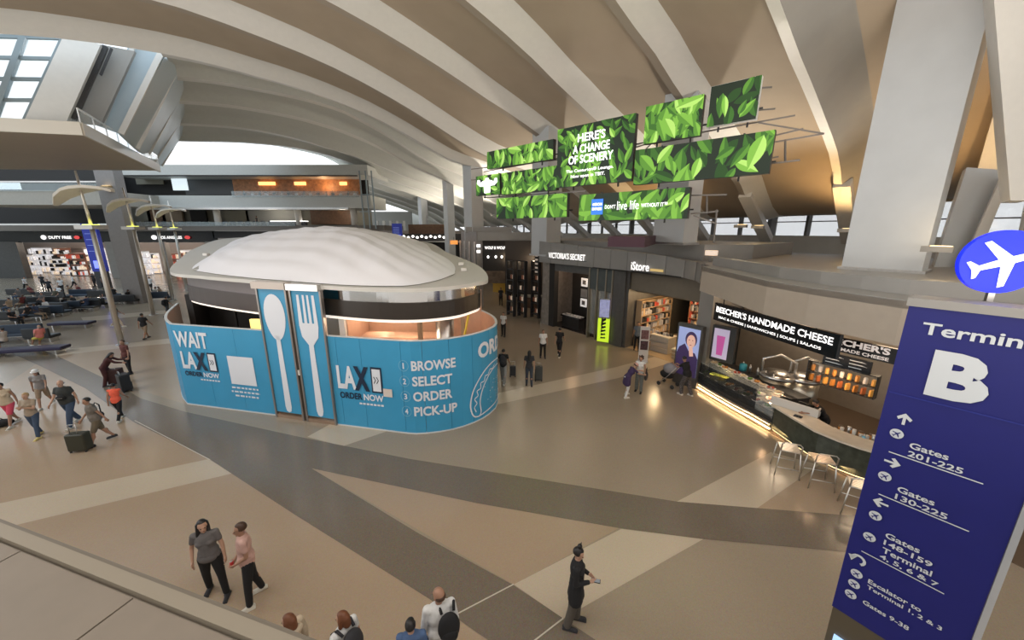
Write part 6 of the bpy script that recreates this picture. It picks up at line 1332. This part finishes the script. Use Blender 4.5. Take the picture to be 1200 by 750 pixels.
SEATP=[(18,398,15,2.6),(52,400,12,1.4),(8,378,12,2.0),(38,375,12,2.0),(62,370,10,2.4),(20,362,8,2.6),(48,360,8,2.6),(76,366,8,1.5),(90,364,8,1.5),(104,364,8,1.5),(118,360,8,1.5),(66,352,6,2.6),(95,350,6,2.6),(124,350,6,2.6),(148,356,6,2.4),(160,353,6,2.4),(186,352,6,2.6),(30,348,6,2.6)]
ORD=['first','second','third','fourth','fifth','sixth','seventh','eighth','ninth','tenth','eleventh','twelfth','thirteenth','fourteenth','fifteenth','sixteenth','seventeenth','eighteenth']
sr=sorted(range(len(SEATP)),key=lambda j:SEATP[j][0]); ORDL=['']*len(SEATP)
for n_,j in enumerate(sr): ORDL[j]='dark upholstered bench in the crowded waiting area, %s from the left edge'%ORD[n_]
for i,(px,py,a,wd) in enumerate(SEATP):
    rz_=R(a+(180 if i%3==0 else 0)); lounge('airport_bench',ORDL[i],P(px,py),rz_,wd,SEATD if i%4 else mat('seat_blue',(.03,.045,.07),.4),'dark seats in the waiting area')
CL=[BK,DK,cloth('dblue',(.04,.06,.12)),WH,TN,cloth('wine',(.14,.03,.03)),GY,OLV]
person('person in a salmon T-shirt and yellow shorts reclining on the nearest bench',P(50,407),R(75),'seated_back',1.75,.018,0,1,'shirt',cloth('salmon',(.75,.25,.22)),'short','short',cloth('yellow',(.55,.45,.08)),SHW,'bald','grey',False,1.1,z=.0)
person('person in white and grey seated at the left end of the nearest bench',P(8,410),R(100),'seated',1.72,.018,0,1,'shirt',cloth('offwhite',(.45,.40,.36)),'short','short',DK,SHW,'short','black',False,1.1,z=.0)
LB=['seated traveller','reclining traveller']
seatpos=[(18,380),(34,374),(46,372),(60,367),(14,364),(28,360),(52,357),(66,352),(78,362),(92,361),(104,361),(70,348),(84,346),(97,346),(112,347),(124,347),(136,348),(150,353),(162,350),(182,349),(190,348),(40,347),(24,350)]
rd=random.Random(11)
for i,(px,py) in enumerate(seatpos):
    nm=['black','charcoal','dark blue','white','tan','wine red','grey','olive'][i%8]
    person('traveller in a %s top %s, %s'%(nm,['sitting upright','leaning back'][i%2],'behind the nearest benches' if i<4 else 'left of the grey column' if i<12 else 'near the foot of the second lamp post' if i<21 else 'in the rear rows at left'),P(px,py+3),R(rd.choice([10,190,170,-80,95])),['seated','seated_back'][i%2],1.72,.022,0,[1,0,2][i%3],'shirt',CL[i%8],'short',['slim','short'][i%2],[BK,JN,TN][i%3],[DK,SHW][i%2],'short',['black','brown'][i%2],False,1.05,'%s-topped travellers in the waiting area'%nm,z=.0,face=False)
for i,(px,py) in enumerate(((60,345),(74,343),(122,338),(178,341),(112,336),(88,338),(52,338),(32,341),(158,340))):
    person(['distant shopper in dark clothes','distant shopper in white'][i%2]+' before the duty free shop, %s'%['under its sign','right of its sign','beside the nearest lamp post','behind the second lamp post','right of the blue totem','left of the blue totem','under the sign, further left','at the far left','behind the grey column'][i],P(px,py),R(rd.uniform(0,360)),['stand','walk'][i%2],1.72,.022,0,1,'shirt',[DK,WH][i%2],'short','slim',BK,DK,'short','black',False,1.0,['dark distant shoppers','white distant shoppers'][i%2],face=False)
# diners on the upper gallery and people on the lower one
for i in range(16):
    q=PY(287+8.6*i,228,53.0+(i%2)); person('diner seated behind the upper gallery glass in %s'%['dark clothes','pale clothes'][i%2],V(q.x,q.y,10.9),R([0,180,90][i%3]),'seated',1.72,.022,0,1,'shirt',[DK,WH][i%2],'short','slim',BK,DK,'short','black',False,1.05,['dark-clothed diners','pale-clothed diners'][i%2],z=10.9,face=False)
q=PY(301,258,52.2); person('person in dark clothes standing on the lower gallery by the white counter',V(q.x,q.y,7.2),R(100),'stand',1.74,.022,0,1,'shirt',DK,'short','slim',BK,DK,'short','black',False,1,z=7.2,face=False)
t=thing('travel_bag','dark wheeled bag lying at the left edge of the floor','bag',(P(2,500).x,P(2,500).y,0),R(30)); b=MB(); b.ell((0,0,.14),(.35,.18,.14),14,8); ob('bag_body',b,BK,t,True); b=MB(); b.tube([(-.1,0,.26),(0,0,.36),(.1,0,.26)],.014,6); ob('handle',b,BK,t,True)
